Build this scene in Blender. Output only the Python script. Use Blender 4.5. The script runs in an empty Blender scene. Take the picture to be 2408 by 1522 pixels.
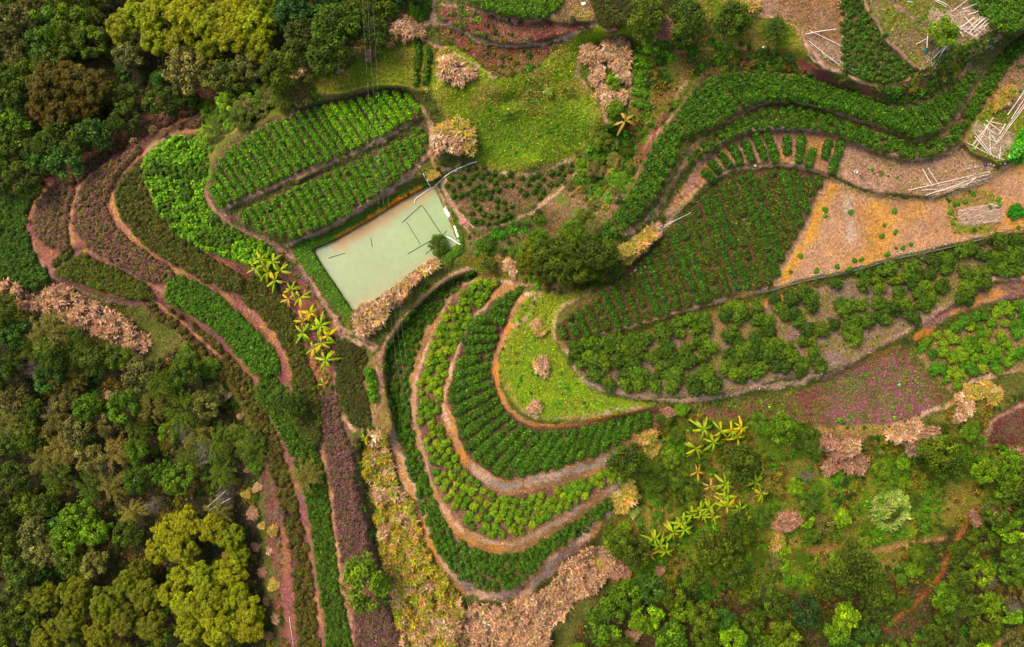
import bpy, math, numpy as np
from mathutils import Vector
sc = bpy.context.scene
R = np.random.default_rng(7)
# ------------------------------------------------------------------ camera, sky, sun, exposure
HC = 105.0                    # drone height above the pond, metres
S = 15.4                      # plan units per metre
CX, CY = 1204.0, 761.0
cam = bpy.data.cameras.new("camera"); camo = bpy.data.objects.new("camera", cam)
sc.collection.objects.link(camo); sc.camera = camo
camo.location = (0, 0, HC); camo.rotation_euler = (0, 0, 0)
cam.sensor_width = 36.0; cam.lens = 36.0 * HC / (2408 / S)
cam.clip_end = 3000
w = bpy.data.worlds.new("World"); sc.world = w; w.use_nodes = True
nt = w.node_tree; bg = nt.nodes["Background"]
sky = nt.nodes.new("ShaderNodeTexSky"); sky.sky_type = 'NISHITA'; sky.sun_disc = False
SEL, SAZ = math.radians(52), math.radians(-48)      # sun from the upper left of the picture
sky.sun_elevation = SEL; sky.sun_rotation = SAZ; sky.air_density = 1.0; sky.dust_density = 4.0
nt.links.new(sky.outputs[0], bg.inputs[0]); bg.inputs[1].default_value = 0.15
sl = bpy.data.lights.new("sun", 'SUN'); slo = bpy.data.objects.new("sun", sl); sc.collection.objects.link(slo)
sl.energy = 2.1; sl.angle = math.radians(30); sl.color = (1, .9, .74)
sd = Vector((math.sin(SAZ) * math.cos(SEL), math.cos(SAZ) * math.cos(SEL), math.sin(SEL)))
slo.rotation_euler = sd.to_track_quat('Z', 'Y').to_euler(); slo.location = (-60, 60, 90)
sc.view_settings.view_transform = 'Standard'; sc.view_settings.look = 'None'
sc.view_settings.exposure = 1.25; sc.view_settings.gamma = 1

# ------------------------------------------------------------------ small helpers
KC = 0.60
def col(h, k=KC):
    h = h.lstrip('#'); c = np.array([int(h[i:i + 2], 16) / 255 for i in (0, 2, 4)])
    c = np.where(c <= .04045, c / 12.92, ((c + .055) / 1.055) ** 2.4) * k; l = c @ (.25, .6, .15); return np.clip(l + (c - l) * 1.18, .002, .95)
def pts(s): return np.array([[float(q) for q in p.split(',')] for p in s.split()])
def curve(p, closed=False, n=5):
    p = np.asarray(p, float)
    if closed: q = np.vstack([p[-1:], p, p[:2]])
    else: q = np.vstack([2 * p[0] - p[1], p, 2 * p[-1] - p[-2]])
    t = np.linspace(0, 1, n, endpoint=False)[:, None]; out = []
    for i in range(len(q) - 3):
        a, b, c, d = q[i:i + 4]
        out.append(.5 * (2 * b + (c - a) * t + (2 * a - 5 * b + 4 * c - d) * t ** 2 + (3 * b - a - 3 * c + d) * t ** 3))
    out = np.vstack(out)
    return out if closed else np.vstack([out, p[-1:]])
def along(p, n):
    p = curve(p); d = np.r_[0, np.cumsum(np.hypot(*np.diff(p, axis=0).T))]
    t = np.linspace(0, d[-1], n); return np.c_[np.interp(t, d, p[:, 0]), np.interp(t, d, p[:, 1])]
def inside(poly, U, V):
    ins = np.zeros(np.shape(U), bool); n = len(poly)
    for i in range(n):
        x1, y1 = poly[i]; x2, y2 = poly[(i + 1) % n]
        if y1 == y2: continue
        ins ^= ((y1 > V) != (y2 > V)) & (U < (x2 - x1) * (V - y1) / (y2 - y1) + x1)
    return ins
def ldist(p, U, V, closed=False):
    best = np.full(np.shape(U), 1e9); n = len(p)
    for i in range(n if closed else n - 1):
        a = p[i]; b = p[(i + 1) % n]; d = b - a; L = d @ d + 1e-9
        t = np.clip(((U - a[0]) * d[0] + (V - a[1]) * d[1]) / L, 0, 1)
        best = np.minimum(best, (U - a[0] - t * d[0]) ** 2 + (V - a[1] - t * d[1]) ** 2)
    return np.sqrt(best)
def bil(M, x, y):
    h, w_ = M.shape[:2]; x = np.clip(x, 0, w_ - 1.001); y = np.clip(y, 0, h - 1.001)
    i = x.astype(int); j = y.astype(int); fx = x - i; fy = y - j
    if M.ndim == 3: fx = fx[..., None]; fy = fy[..., None]
    return (M[j, i] * (1 - fx) + M[j, i + 1] * fx) * (1 - fy) + (M[j + 1, i] * (1 - fx) + M[j + 1, i + 1] * fx) * fy
def fbm(U, V, scale, octs=3, seed=0):
    r = np.random.default_rng(seed); out = 0; amp = 1; tot = 0
    for o in range(octs):
        s = scale / 2 ** o; L = r.random((64, 64)); x = (U / s + 1000) % 63; y = (V / s + 1000) % 63
        i = x.astype(int); j = y.astype(int); fx = x - i; fy = y - j
        fx = fx * fx * (3 - 2 * fx); fy = fy * fy * (3 - 2 * fy)
        v = (L[j, i] * (1 - fx) + L[j, (i + 1) % 64] * fx) * (1 - fy) + (L[(j + 1) % 64, i] * (1 - fx) + L[(j + 1) % 64, (i + 1) % 64] * fx) * fy
        out = out + v * amp; tot += amp; amp *= .55
    return out / tot
# ------------------------------------------------------------------ ground maps (plan grid, 3 units = 0.2 m)
ST = 3.0; U0, V0, U1, V1 = -300, -300, 2709, 1824
gu = np.arange(U0, U1, ST); gv = np.arange(V0, V1, ST)
GU, GV = np.meshgrid(gu, gv)
W1 = (fbm(GU, GV, 26, 3, 1) - .5) * 2; W2 = (fbm(GU, GV, 26, 3, 2) - .5) * 2
N1 = fbm(GU, GV, 60, 4, 3); N2 = fbm(GU, GV, 200, 3, 4); N3 = fbm(GU, GV, 22, 3, 5); N5 = (fbm(GU, GV, 11, 2, 6) - .5) * 9
C = np.zeros(GU.shape + (3,)); C[:] = col('#565c26'); T = C.copy()
C[:] = C * (1 - N1[..., None] * .6) + col('#6a5a40') * N1[..., None] * .6
D = np.full(GU.shape, .8)             # density of low tufts
B = np.zeros(GU.shape)                # 1 where wild undergrowth may not stand
ZK = np.zeros(GU.shape); ZW = np.zeros(GU.shape)
def crop(p, pad):
    a = np.clip(((p.min(0) - pad) - (U0, V0)) / ST, 0, None).astype(int); b = np.clip(((p.max(0) + pad) - (U0, V0)) / ST + 2, 0, None).astype(int)
    return slice(a[1], b[1]), slice(a[0], b[0])
def paint(sl_, m, c, c2, ns, dens, tuft, bare):
    m3 = m[..., None]; cc = np.asarray(c)
    if c2 is not None:
        t = np.clip((fbm(GU[sl_], GV[sl_], ns, 3, int(ns) + 17) - .38) * 4, 0, 1)[..., None]; cc = c * (1 - t) + c2 * t
    C[sl_] = C[sl_] * (1 - m3) + cc * m3
    tt = cc if tuft is None else (tuft if c2 is None else tuft * (1 - t * .55) + c2 * t * .55)
    T[sl_] = T[sl_] * (1 - m3) + tt * m3
    if dens is not None: D[sl_] = D[sl_] * (1 - m) + dens * m
    if bare is not None: B[sl_] = B[sl_] * (1 - m) + bare * m
def fill(p, c, c2=None, ns=40, soft=5, warp=5, z=None, dens=.5, tuft=None, bare=1, sm=True):
    if isinstance(p, str): p = pts(p)
    q = curve(p, True, 4) if sm else p
    s_ = crop(q, soft + warp + 6); u = GU[s_] + W1[s_] * warp; v = GV[s_] + W2[s_] * warp
    d = ldist(q, u, v, True); d = np.where(inside(q, u, v), -d, d) + N5[s_] * (warp > 2)
    m = np.clip(.5 - d / soft, 0, 1); m = m * m * (3 - 2 * m)
    if c is not None: paint(s_, m, c, c2, ns, dens, tuft, bare)
    if z is not None:
        k = inside(q, GU[s_], GV[s_]); ZK[s_] = np.where(k, z, ZK[s_]); ZW[s_] = np.where(k, 1, ZW[s_])
    return q
def stroke(p, wd, c, c2=None, ns=30, soft=5, warp=4, dens=.26, tuft=None, bare=1):
    if isinstance(p, str): p = pts(p)
    q = curve(p, False, 4); s_ = crop(q, wd + soft + warp + 6); u = GU[s_] + W1[s_] * warp; v = GV[s_] + W2[s_] * warp
    d = ldist(q, u, v) - wd / 2 * (.3 + 1.25 * np.clip((N3[s_] - .25) * 1.6, 0, 1)) + N5[s_] * min(1, wd / 8) * (warp > 2); m = np.clip(.5 - d / soft, 0, 1); m = m * m * (3 - 2 * m)
    paint(s_, m, c, c2, ns, dens, tuft, bare)
def hp(s):
    for q in s.split():
        u, v, z = map(float, q.split(',')); k = (GU - u) ** 2 + (GV - v) ** 2 < 400
        ZK[k] = z; ZW[k] = 1
PATH = col('#b8967c'); PATH2 = col('#a4806a'); ORG = col('#b47c44'); ORG2 = col('#a67c54'); PUR = col('#765450'); PINK = col('#987062')
DIRT = col('#84604c'); DIRT2 = col('#6a4c3c'); GRS = col('#788c30'); GRS2 = col('#66801e'); DRYG = col('#948048'); MOSS = col('#4e6a14'); FLOOR = col('#2c2c16')  # FLOOR: leaf litter of the woods, with shade under the crowns darkened into it
REDW = col('#7c4440'); GDRY = col('#8a7a58')
# ---------- regions
TLW = "-300,-300 960,-300 930,20 880,80 840,130 720,185 640,205 520,235 440,250 350,280 260,330 190,380 130,420 60,450 -300,470"
BLW = "-300,760 40,760 130,770 210,800 290,850 360,850 430,820 500,880 560,960 600,1060 610,1180 615,1300 625,1420 640,1524 640,1830 -300,1830"
BRW = "1330,1560 1400,1420 1470,1370 1600,1380 1750,1370 1900,1400 2060,1370 2200,1250 2300,1200 2420,1180 2710,1180 2710,1830 1330,1830"
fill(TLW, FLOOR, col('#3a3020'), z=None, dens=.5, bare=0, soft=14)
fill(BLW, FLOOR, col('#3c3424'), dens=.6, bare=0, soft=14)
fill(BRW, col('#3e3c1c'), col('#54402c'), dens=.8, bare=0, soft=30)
WR = "1440,1080 1560,950 1700,960 1900,1010 2150,1000 2250,960 2420,930 2710,930 2710,1190 2420,1190 2200,1260 2060,1380 1700,1380 1480,1380 1420,1300"
fill(WR, col('#66781c'), col('#84703c'), 70, dens=.9, bare=0, soft=20, tuft=col('#62781c'))
fill("440,840 560,930 610,1040 640,1150 650,1300 660,1524 690,1524 690,1350 670,1240 640,1100 600,960 520,850 430,770", col('#7a5a44'), col('#6a6430'), 30, dens=.9, bare=0, tuft=col('#86704a'))
fill("618,1080 648,1180 676,1300 698,1540 664,1540 644,1350 622,1200", col('#84504c'), col('#6c5040'), 24, dens=1, bare=.2, tuft=col('#805848'), warp=9)
P2s = "487,440 500,385 540,340 600,300 680,265 760,240 840,225 900,208 950,212 980,235 985,264 975,278 900,322 800,368 700,410 600,455 530,490 505,480"
P3s = "535,506 620,468 720,422 820,380 900,345 985,290 1003,295 1006,335 985,380 950,412 900,448 865,478 800,518 720,552 690,562 640,552 580,527"
LG = "345,350 400,318 470,335 495,400 478,450 505,505 560,545 620,575 645,610 640,650 590,625 520,600 450,570 395,520 355,460 338,400"
fill("430,270 520,235 640,205 720,185 840,130 880,100 950,85 1000,100 1030,140 1020,210 940,205 800,225 640,270 520,330 480,430 430,440 380,330", col('#66702a'), col('#7c7040'), 50, dens=1, bare=.3, tuft=col('#75802e'))
fill("780,165 870,108 950,88 1000,105 1022,150 1015,215 940,205 860,208 800,222 740,215", DRYG, GRS, 45, dens=1, bare=1, z=7, tuft=col('#8c8c34'))
stroke("505,245 560,222 620,200 680,180 760,150 850,110", 12, PINK, DRYG, dens=.5)
stroke("380,228 420,215 470,215 500,232", 34, REDW, PUR, dens=.7)
fill(P2s, DIRT2, col('#5c3c3c'), 30, z=4.4, dens=.25)
fill(P3s, DIRT2, col('#6a4840'), 30, z=3.4, dens=.6, tuft=MOSS)
stroke("480,430 497,488 530,520 565,540 605,558 645,575 680,600", 14, PATH2, PINK)
stroke("522,494 600,458 700,414 800,372 900,326 980,280", 11, PATH2, PINK)
stroke("988,250 1003,278 1018,308 1012,345 985,388 950,425 905,455 850,490 800,522 740,552 690,572 676,580", 13, PATH, PATH2)
stroke("676,580 700,618 740,680 778,735 800,770 850,795 882,815", 13, PATH2, PINK)
stroke("780,745 792,800 785,860 788,920 800,970 830,1012", 9, PATH2, PATH)
stroke("795,780 830,800 880,822", 16, PATH, PATH2)
fill("1000,180 1020,150 1060,110 1120,150 1170,180 1260,160 1330,100 1400,68 1470,58 1500,80 1440,90 1375,130 1362,170 1400,222 1418,262 1425,300 1370,352 1330,378 1260,402 1170,402 1122,385 1110,335 1060,290 1030,250", GRS, DRYG, 60, dens=1, tuft=col('#8a9438'), soft=12)
fill("1100,270 1180,240 1280,260 1360,230 1410,290 1350,350 1260,395 1160,395 1120,350", GRS2, GRS, 50, dens=1, tuft=col('#728c2e'), soft=60)
fill("1045,110 1090,120 1140,165 1120,190 1060,150", GRS, DRYG, 40)
fill("1375,130 1440,90 1500,112 1492,190 1480,272 1450,292 1428,290 1412,240 1364,180", col('#66602a'), MOSS, 30, z=7.2, dens=.9)
stroke("1440,90 1385,125 1362,145 1358,175 1385,210 1412,245 1425,290", 7, PATH, PATH2)
stroke("1500,115 1485,180 1483,240 1478,275", 6, PATH, PATH2)
fill("1500,110 1640,85 1800,110 1880,165 1760,160 1650,178 1600,240 1520,330 1500,400 1440,320 1488,250", col('#66602a'), col('#7c4c3c'), 36, dens=1, tuft=col('#5e7420'))
hp("1550,200,8 1750,120,10 1650,230,9 1480,360,4")
fill("1640,-20 1900,-20 1905,130 1800,130 1720,100", col('#6a7a28'), DRYG, 40, dens=1)
fill("1120,-300 1320,-300 1300,30 1240,45 1200,42 1130,15", DIRT2, None, z=12)
fill("1035,22 1110,18 1200,45 1300,50 1400,52 1385,64 1300,88 1210,105 1130,82 1055,52", REDW, col('#8a6250'), 30, z=10.5, dens=.8, tuft=col('#80463e'))
fill("1000,52 1060,68 1140,104 1250,110 1350,88 1300,120 1250,165 1170,182 1120,140 1060,100", REDW, col('#7e6a40'), 40, z=9, dens=.9, tuft=col('#7c5a3c'))
fill("1300,-20 1430,-20 1420,40 1380,52 1290,48", DRYG, col('#8a6a50'), 40, z=11.5, dens=.8)
stroke("1018,-30 1020,20 1015,50 985,60", 18, PATH, PATH2)
stroke("1040,12 1110,22 1190,47 1240,50 1290,40 1320,10", 9, PATH, PATH2)
stroke("1000,52 1060,62 1120,92 1160,106 1250,108 1320,92 1390,62 1420,40 1432,-20", 11, PATH, PATH2)
stroke("950,85 1000,95 1040,112 1090,135 1135,165 1160,182", 8, PATH, PATH2)
fill("1412,-300 1620,-300 1585,40 1480,62 1412,52", DIRT2, None, z=11.5)
F4s = "1770,-300 1990,-300 1988,60 1990,160 1960,168 1925,152 1900,100 1880,55 1840,42 1780,20"
fill(F4s, col('#907064'), col('#826044'), 60, z=12.5, dens=.35, tuft=col('#8c7e50'))
F5s = "1985,-300 2015,-300 2022,5 2060,62 2112,132 2148,168 2128,184 2060,190 1995,182 1984,100"
fill(F5s, DIRT, DIRT2, 30, z=12.2, dens=.8, tuft=MOSS)
fill("2035,-300 2500,-300 2408,30 2360,60 2290,95 2200,150 2160,165 2115,125 2060,50", col('#7e6a44'), col('#8a6a58'), 50, z=13.2, dens=1, tuft=col('#70802c'))
fill("2195,130 2290,95 2340,85 2290,140 2200,180 2190,160", MOSS, DRYG, 30, dens=1)
fill("2290,5 2330,-20 2420,-20 2408,75 2340,70", MOSS, DIRT, 30, dens=1, z=13.6)
stroke("1760,30 1820,42 1865,55 1890,90 1900,128 1930,155 1990,175 2040,198 2100,200 2150,180 2165,160", 9, PATH, DRYG)
stroke("1765,45 1850,48 1880,70 1895,120", 4, DIRT2)
stroke("1982,-20 1984,60 1992,120 1996,160", 13, PATH, PATH2)
stroke("2028,-20 2040,20 2075,75 2115,130 2152,165", 10, col('#84705c'), PATH2)
stroke("2068,-20 2110,15 2150,45 2190,68", 10, col('#6e5c50'), PATH2)
stroke("2350,85 2310,100 2285,130 2262,170 2200,215 2160,240 2120,248 2070,245", 13, PATH, PINK)
fill("1500,170 1650,175 1800,165 1900,182 1990,210 2060,235 2120,243 2200,205 2270,160 2230,150 2150,185 2060,205 1990,190 1920,160 1870,130 1800,115 1650,140 1560,160", col('#6c5a34'), REDW, 36, dens=1, tuft=col('#5e6a20'))
stroke("1600,185 1640,160 1720,140 1800,145 1880,172 1960,203 2050,232 2120,238 2190,215", 11, REDW, col('#8a5c44'), dens=.4)
stroke("1500,380 1545,300 1590,225 1625,180", 9, REDW, PATH2, dens=.3)
stroke("1530,130 1620,118 1720,112 1800,122 1860,150", 6, PATH2, DRYG, dens=.4)
BD1o = "1395,550 1440,505 1480,448 1508,400 1530,340 1578,285 1608,235 1650,186 1720,166 1800,170 1880,176 1950,200 2010,216 2060,242 2120,250 2180,236 2240,205 2282,172"
BD1i = "1412,572 1452,556 1492,522 1532,480 1562,430 1592,378 1602,332 1642,312 1700,292 1740,262 1790,243 1840,236 1900,246 1980,266 2040,282 2080,292 2120,312 2155,322 2202,312 2232,282 2270,232 2292,188"
BD2o = "1620,362 1662,320 1730,280 1790,250 1850,242 1920,254 2000,282 2080,308 2130,328 2182,328 2232,300 2282,240 2312,180 2362,112 2425,62"
BD2i = "1634,384 1682,352 1762,312 1860,306 1930,310 2000,330 2060,356 2140,374 2212,364 2252,332 2292,280 2332,220 2372,160 2425,108"
def band(a, b): return np.vstack([pts(a), pts(b)[::-1]])
fill(band(BD1o, BD1i), DIRT2, DIRT, 30, z=9, dens=.3)
fill(band(BD2o, BD2i), DIRT, REDW, 30, z=7.6, dens=.3)
stroke("1400,560 1370,575", 8, PATH)
stroke("1600,400 1625,350 1680,312 1740,272 1800,245 1850,240 1920,252 2000,278 2080,300 2150,332 2210,318 2255,270 2300,200 2350,130", 7, ORG2, PATH2)
stroke("1440,550 1500,535 1560,470 1600,400 1625,372 1650,350", 14, PATH2, DRYG)
stroke("1400,548 1470,460 1500,400 1520,350 1560,300 1600,250", 8, PINK, REDW)
BED3 = "1560,500 1620,420 1690,345 1750,318 1800,310 1880,308 1940,315 1985,330 1965,405 1920,400 1860,385 1780,385 1700,400 1640,450 1590,495"
fill(BED3, col('#a07850'), PINK, 40, z=6.4, dens=.3)
stroke("1570,505 1625,415 1690,340 1760,308 1860,303 1940,312 2000,330 2060,356 2140,376 2215,365 2265,340", 9, PATH, ORG2)
fill("1985,335 2060,362 2140,380 2220,368 2270,345 2330,375 2330,405 2260,442 2190,465 2120,455 2060,452 2000,430 1965,408", col('#a4806c'), col('#947858'), 50, z=6.2, dens=.4, tuft=col('#987c5c'))
fill("2270,345 2300,240 2350,150 2425,90 2425,330 2360,380 2330,378", col('#8a7248'), col('#7a8034'), 40, z=7.4, dens=.9, tuft=col('#7e7e36'))
fill("2375,160 2425,110 2425,260 2340,240", col('#96765c'), None, dens=.6)
stroke("2262,345 2300,280 2340,215 2380,150 2425,110", 8, col('#8a5c48'), ORG2)
F1s = "1316,785 1318,755 1345,732 1400,697 1440,660 1500,612 1560,560 1610,510 1650,460 1700,425 1760,402 1840,396 1900,402 1945,422 1920,460 1890,530 1850,600 1818,668 1740,690 1640,720 1540,755 1440,780 1380,795 1325,797"
fill(F1s, col('#584232'), col('#623e30'), 40, z=5.2, dens=.5, tuft=col('#5c5430'))
F2s = "1945,420 2000,450 2100,468 2200,468 2290,442 2350,408 2425,372 2425,532 2300,560 2200,583 2100,604 2000,634 1900,654 1818,676 1850,600 1890,530 1920,460"
fill(F2s, col('#ac7e4c'), col('#a47e62'), 90, z=4.9, dens=.06, tuft=col('#a88a48'), warp=2)
fill(F2s, None)
stroke("1960,440 1900,560 1840,660", 26, col('#b88a4c'), None, soft=22, dens=.15, warp=2)
stroke("1995,470 1998,560", 22, col('#a8917c'), None, soft=18, dens=.1)
stroke("1992,455 2040,560 2060,600", 2.5, col('#8a7050'))
stroke("1820,670 1858,600 1893,530 1922,460 1945,425", 3.5, col('#7c6a58'), None, warp=1)
stroke("2290,440 2340,480 2360,540", 5, PATH2)
fill("2235,458 2300,445 2345,470 2345,540 2300,548 2240,540", col('#7c8038'), col('#98784c'), 30, dens=.9)
fill("2258,495 2340,480 2345,520 2262,528", col('#a8846c'), None, dens=.5, warp=2)
stroke("1560,535 1620,462 1700,408 1780,390 1850,388 1930,405 1990,442 2060,462 2180,472 2260,452 2330,412 2430,366", 12, PATH, col('#b08c60'))
stroke("1303,798 1298,755 1325,717 1390,680 1440,640 1500,592 1560,535", 11, PATH, PATH2)
stroke("1300,800 1325,806 1400,792 1500,762 1600,735 1700,708 1800,682", 7, PATH, ORG2)
O1s = "1335,812 1440,797 1560,762 1680,727 1800,700 2000,656 2200,610 2425,560 2425,662 2350,657 2300,692 2220,742 2140,772 2050,822 1990,860 1935,880 1900,882 1830,892 1780,907 1700,922 1560,937 1450,927 1390,902 1355,868"
fill(O1s, col('#8c6c50'), col('#8a6c68'), 34, z=3.6, dens=.6, tuft=col('#6f7a34'))
fill("1800,700 1900,672 1900,690 1800,722", ORG, ORG2, dens=.3)
stroke("1325,815 1450,792 1560,762 1680,728 1800,702 1900,668", 16, col('#7c7430'), DRYG, dens=.9, soft=10)
stroke("1330,820 1360,878 1400,912 1470,928 1540,940 1620,940 1700,930 1780,912 1860,902 1932,882", 12, PATH, col('#a08870'))
stroke("1938,890 1990,862 2050,822 2140,772 2200,738 2270,690 2320,658 2425,655", 10, PATH, PATH2)
fill("1985,870 2060,832 2110,812 2115,822 2060,850 1990,885", ORG, DRYG, 30, dens=.5)
fill("2145,792 2180,768 2200,762 2190,785 2160,800", ORG, ORG, dens=.1)
fill("2165,765 2240,720 2290,690 2340,668 2425,662 2425,690 2340,710 2270,728 2200,765", col('#7e5660'), col('#8a6450'), 22, z=3, dens=.8, tuft=col('#805a50'))
fill("2255,722 2330,682 2370,690 2300,718 2230,745", ORG, ORG2, dens=.3)
F3s = "1640,950 1760,940 1870,920 1940,895 2000,868 2100,822 2140,835 2165,872 2215,925 2235,958 2160,985 2050,1008 1980,1012 1900,995 1800,985 1680,985"
fill(F3s, col('#70443c'), col('#625a30'), 26, z=1.8, dens=1, tuft=col('#74503c'), soft=14)
fill("1960,880 2060,850 2130,840 2200,940 2140,990 1960,1000", col('#805058'), col('#66603a'), 16, dens=1, tuft=col('#865450'), soft=26)
O2s = "2160,835 2200,792 2290,750 2370,720 2425,700 2425,858 2340,870 2280,890 2240,918 2212,900"
fill(O2s, col('#9a7460'), col('#86704a'), 40, z=2, dens=.5, tuft=col('#7a7a34'))
stroke("2430,862 2340,882 2290,892 2250,938 2190,968 2100,998 2010,1018 1920,1008", 11, PATH, ORG2)
fill("2330,985 2425,930 2425,1040 2340,1045 2325,1020", col('#6e3c34'), DIRT2, 26, dens=.7)
stroke("2320,1060 2318,1030 2335,990 2380,965 2430,942", 9, ORG2, PATH2)
G1s = "1235,692 1290,682 1340,668 1425,655 1400,675 1325,715 1300,755 1302,800 1350,872 1400,918 1500,942 1548,952 1520,964 1450,978 1350,990 1280,988 1220,962 1190,922 1176,870 1182,820 1205,762"
fill(G1s, GRS, col('#8a8e3c'), 50, z=2.6, dens=1, tuft=col('#7c9434'), soft=10)
TCi = "1232,682 1206,722 1192,762 1176,800 1162,840 1156,872 1166,902 1182,942 1204,974 1242,998 1292,1008 1352,1004 1420,988 1480,974 1548,962"
TCo = "1213,682 1142,722 1104,764 1077,808 1066,877 1052,935 1068,990 1090,1062 1142,1106 1180,1130 1240,1118 1296,1106 1335,1092 1400,1072 1435,1052 1484,1024 1550,992"
TBi = "1185,660 1160,690 1138,722 1112,757 1086,802 1064,842 1052,882 1042,925 1038,965 1050,1015 1074,1062 1090,1095 1122,1124 1162,1155 1212,1166 1272,1152 1332,1140 1400,1116 1450,1092 1478,1075"
TBo = "1125,655 1085,680 1052,712 1030,762 1006,822 987,882 978,930 980,990 998,1050 1010,1100 1024,1150 1060,1202 1092,1242 1140,1266 1192,1270 1232,1256 1290,1222 1352,1186 1420,1152 1466,1128"
TAi = "1120,645 1076,682 1040,722 1002,772 984,812 968,870 962,930 970,1000 984,1060 1002,1110 1020,1170 1045,1232 1090,1278 1140,1303 1190,1308 1240,1292 1300,1258 1350,1226 1400,1196 1432,1170"
TAo = "1095,640 1050,663 1000,703 950,753 918,800 908,850 912,920 925,990 940,1040 960,1110 985,1180 1005,1240 1030,1300 1075,1352 1120,1377 1180,1388 1230,1368 1270,1328 1310,1288 1370,1258 1400,1230 1440,1188"
fill("905,800 960,730 1020,672 1100,632 1190,655 1240,690 1200,760 1170,860 1200,960 1280,1000 1400,990 1550,960 1550,1000 1480,1080 1460,1140 1420,1220 1380,1290 1300,1350 1220,1400 1130,1402 1050,1370 1000,1300 960,1180 920,1060 895,920", col('#8a6a4a'), ORG2, 40, dens=.35, soft=6)
fill(band(TCi, TCo), DIRT2, col('#5c3c38'), 30, z=1.0, dens=.25)
fill(band(TBi, TBo), DIRT, col('#6c5044'), 30, z=-.7, dens=.35)
fill(band(TAi, TAo), DIRT2, MOSS, 30, z=-2.4, dens=.7)
stroke("1200,762 1178,812 1166,862 1172,912 1192,958 1232,988 1290,1000 1350,996 1420,982 1500,964 1550,955", 13, ORG, ORG2, dens=.05)
stroke("1190,900 1212,945 1250,975 1300,984 1360,982 1420,972 1500,955", 10, col('#9c8c6c'), DRYG, dens=.3, soft=8)
stroke("1146,716 1104,762 1080,800 1068,850 1056,890 1044,930 1046,975 1062,1010", 9, PATH, PATH2)
stroke("1062,1005 1088,1072 1120,1102 1150,1125", 15, ORG, ORG2, dens=.05)
stroke("1110,1098 1150,1132 1190,1145 1240,1138 1300,1120 1360,1104 1410,1088 1445,1062", 24, col('#9e8876'), PATH, dens=.15, soft=8)
stroke("1235,690 1270,690 1262,700 1240,740 1210,770", 8, ORG2, PATH)
stroke("1240,672 1180,660 1140,655 1085,668 1052,700 1035,745 1010,800 988,860 976,915 976,985 990,1050 1004,1100 1018,1145", 8, PATH, PATH2)
stroke("1020,1150 1045,1200 1080,1240 1120,1266 1190,1284 1240,1268 1300,1232 1360,1196 1420,1162 1462,1128", 17, PATH, ORG2, dens=.15)
stroke("1040,1215 1080,1256 1130,1282 1190,1290", 12, ORG, ORG2, dens=.05)
stroke("975,1010 995,1090 1010,1140", 8, PATH2, DRYG)
stroke("910,950 922,1020 940,1085 965,1150 1000,1230 1020,1300 1060,1360 1120,1392 1180,1403 1240,1388 1280,1350 1310,1310 1350,1290 1380,1240 1430,1200", 26, col('#a08474'), PATH, dens=.15, soft=7)
stroke("930,1060 955,1130 985,1200 1005,1260 1040,1340 1090,1390", 10, ORG, ORG2, dens=.1)
stroke("1120,1400 1200,1412 1260,1390", 10, ORG2, PATH)
fill("860,870 905,800 990,690 1080,632 1130,620 1160,640 1110,642 1050,665 985,718 935,780 908,830 906,900 925,1000 900,1030 850,1010", col('#8a7048'), DRYG, 40, dens=.6, z=.2)
stroke("1200,655 1150,640 1100,632 1050,655 990,705 940,765 900,820 885,880 885,950 850,1012", 7, PATH, PATH2)
stroke("1085,655 1040,672 980,722 930,785", 4, col('#5c5a20'), dens=.8)
stroke("905,820 892,860 895,920 890,960 870,1000", 12, PATH2, PINK)
P5s = "797,812 858,830 856,872 852,905 868,955 870,985 856,1000 826,986 806,940 794,880"
fill(P5s, DIRT2, None, z=-.4, dens=.4)
F7s = "1050,425 1120,390 1180,406 1260,406 1340,382 1365,366 1342,410 1290,452 1230,490 1190,516 1140,530 1110,516 1080,482 1060,452"
fill(F7s, DIRT, col('#7c5848'), 30, z=2.2, dens=.8, tuft=MOSS)
stroke("1020,385 1050,400 1090,385 1120,388 1180,408 1260,406 1330,380 1368,356", 9, PATH, DRYG)
stroke("1052,420 1040,440 1062,480 1090,520 1105,560 1115,590", 15, PATH, PATH2)
stroke("1368,370 1345,420 1270,485 1200,524 1130,538 1095,520", 10, PATH, PATH2)
W1s = "1372,352 1430,295 1500,330 1490,410 1470,480 1400,540 1440,560 1450,650 1330,690 1240,670 1190,640 1110,590 1110,545 1200,530 1280,485 1345,425"
fill(W1s, MOSS, DIRT, 50, dens=1, bare=0, soft=12, tuft=col('#4c7c18'))
hp("1440,330,4.5 1400,430,3 1300,560,1.5 1150,610,.8 1230,620,1")
fill("1090,600 1200,600 1240,660 1180,655 1100,628", col('#6a6a28'), col('#80683c'), 30, dens=.9)
stroke("1215,665 1280,672 1340,665 1400,650", 12, col('#86604c'), ORG2, dens=.2)
PDs = "738,588 790,566 870,520 940,476 1004,441 1020,438 1048,500 1077,572 1036,602 985,628 942,662 900,692 852,722 829,730 790,670 762,630"
fill("690,580 800,535 900,475 1005,425 1030,430 1060,500 1092,575 1040,625 940,700 860,765 800,735 740,660", col('#4e6414'), MOSS, 30, z=.9, dens=1, tuft=col('#4a7a14'))
stroke("790,560 870,514 940,470 985,445", 10, col('#b86a20'), ORG, dens=.1, warp=3)
stroke("1024,440 1052,500 1080,568", 7, ORG2, PATH2, dens=.1)
fill(PDs, col('#7c5a2c'), None, z=-.9, soft=3, warp=0, dens=0, sm=False)
stroke("1040,60 1040,60", 1, PATH)
L = {}
L['L1'] = "75,520 95,468 160,415 250,350 340,290 430,252 470,262 440,285 350,325 260,375 190,430 165,480 160,540 165,582 110,572 85,548"
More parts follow.
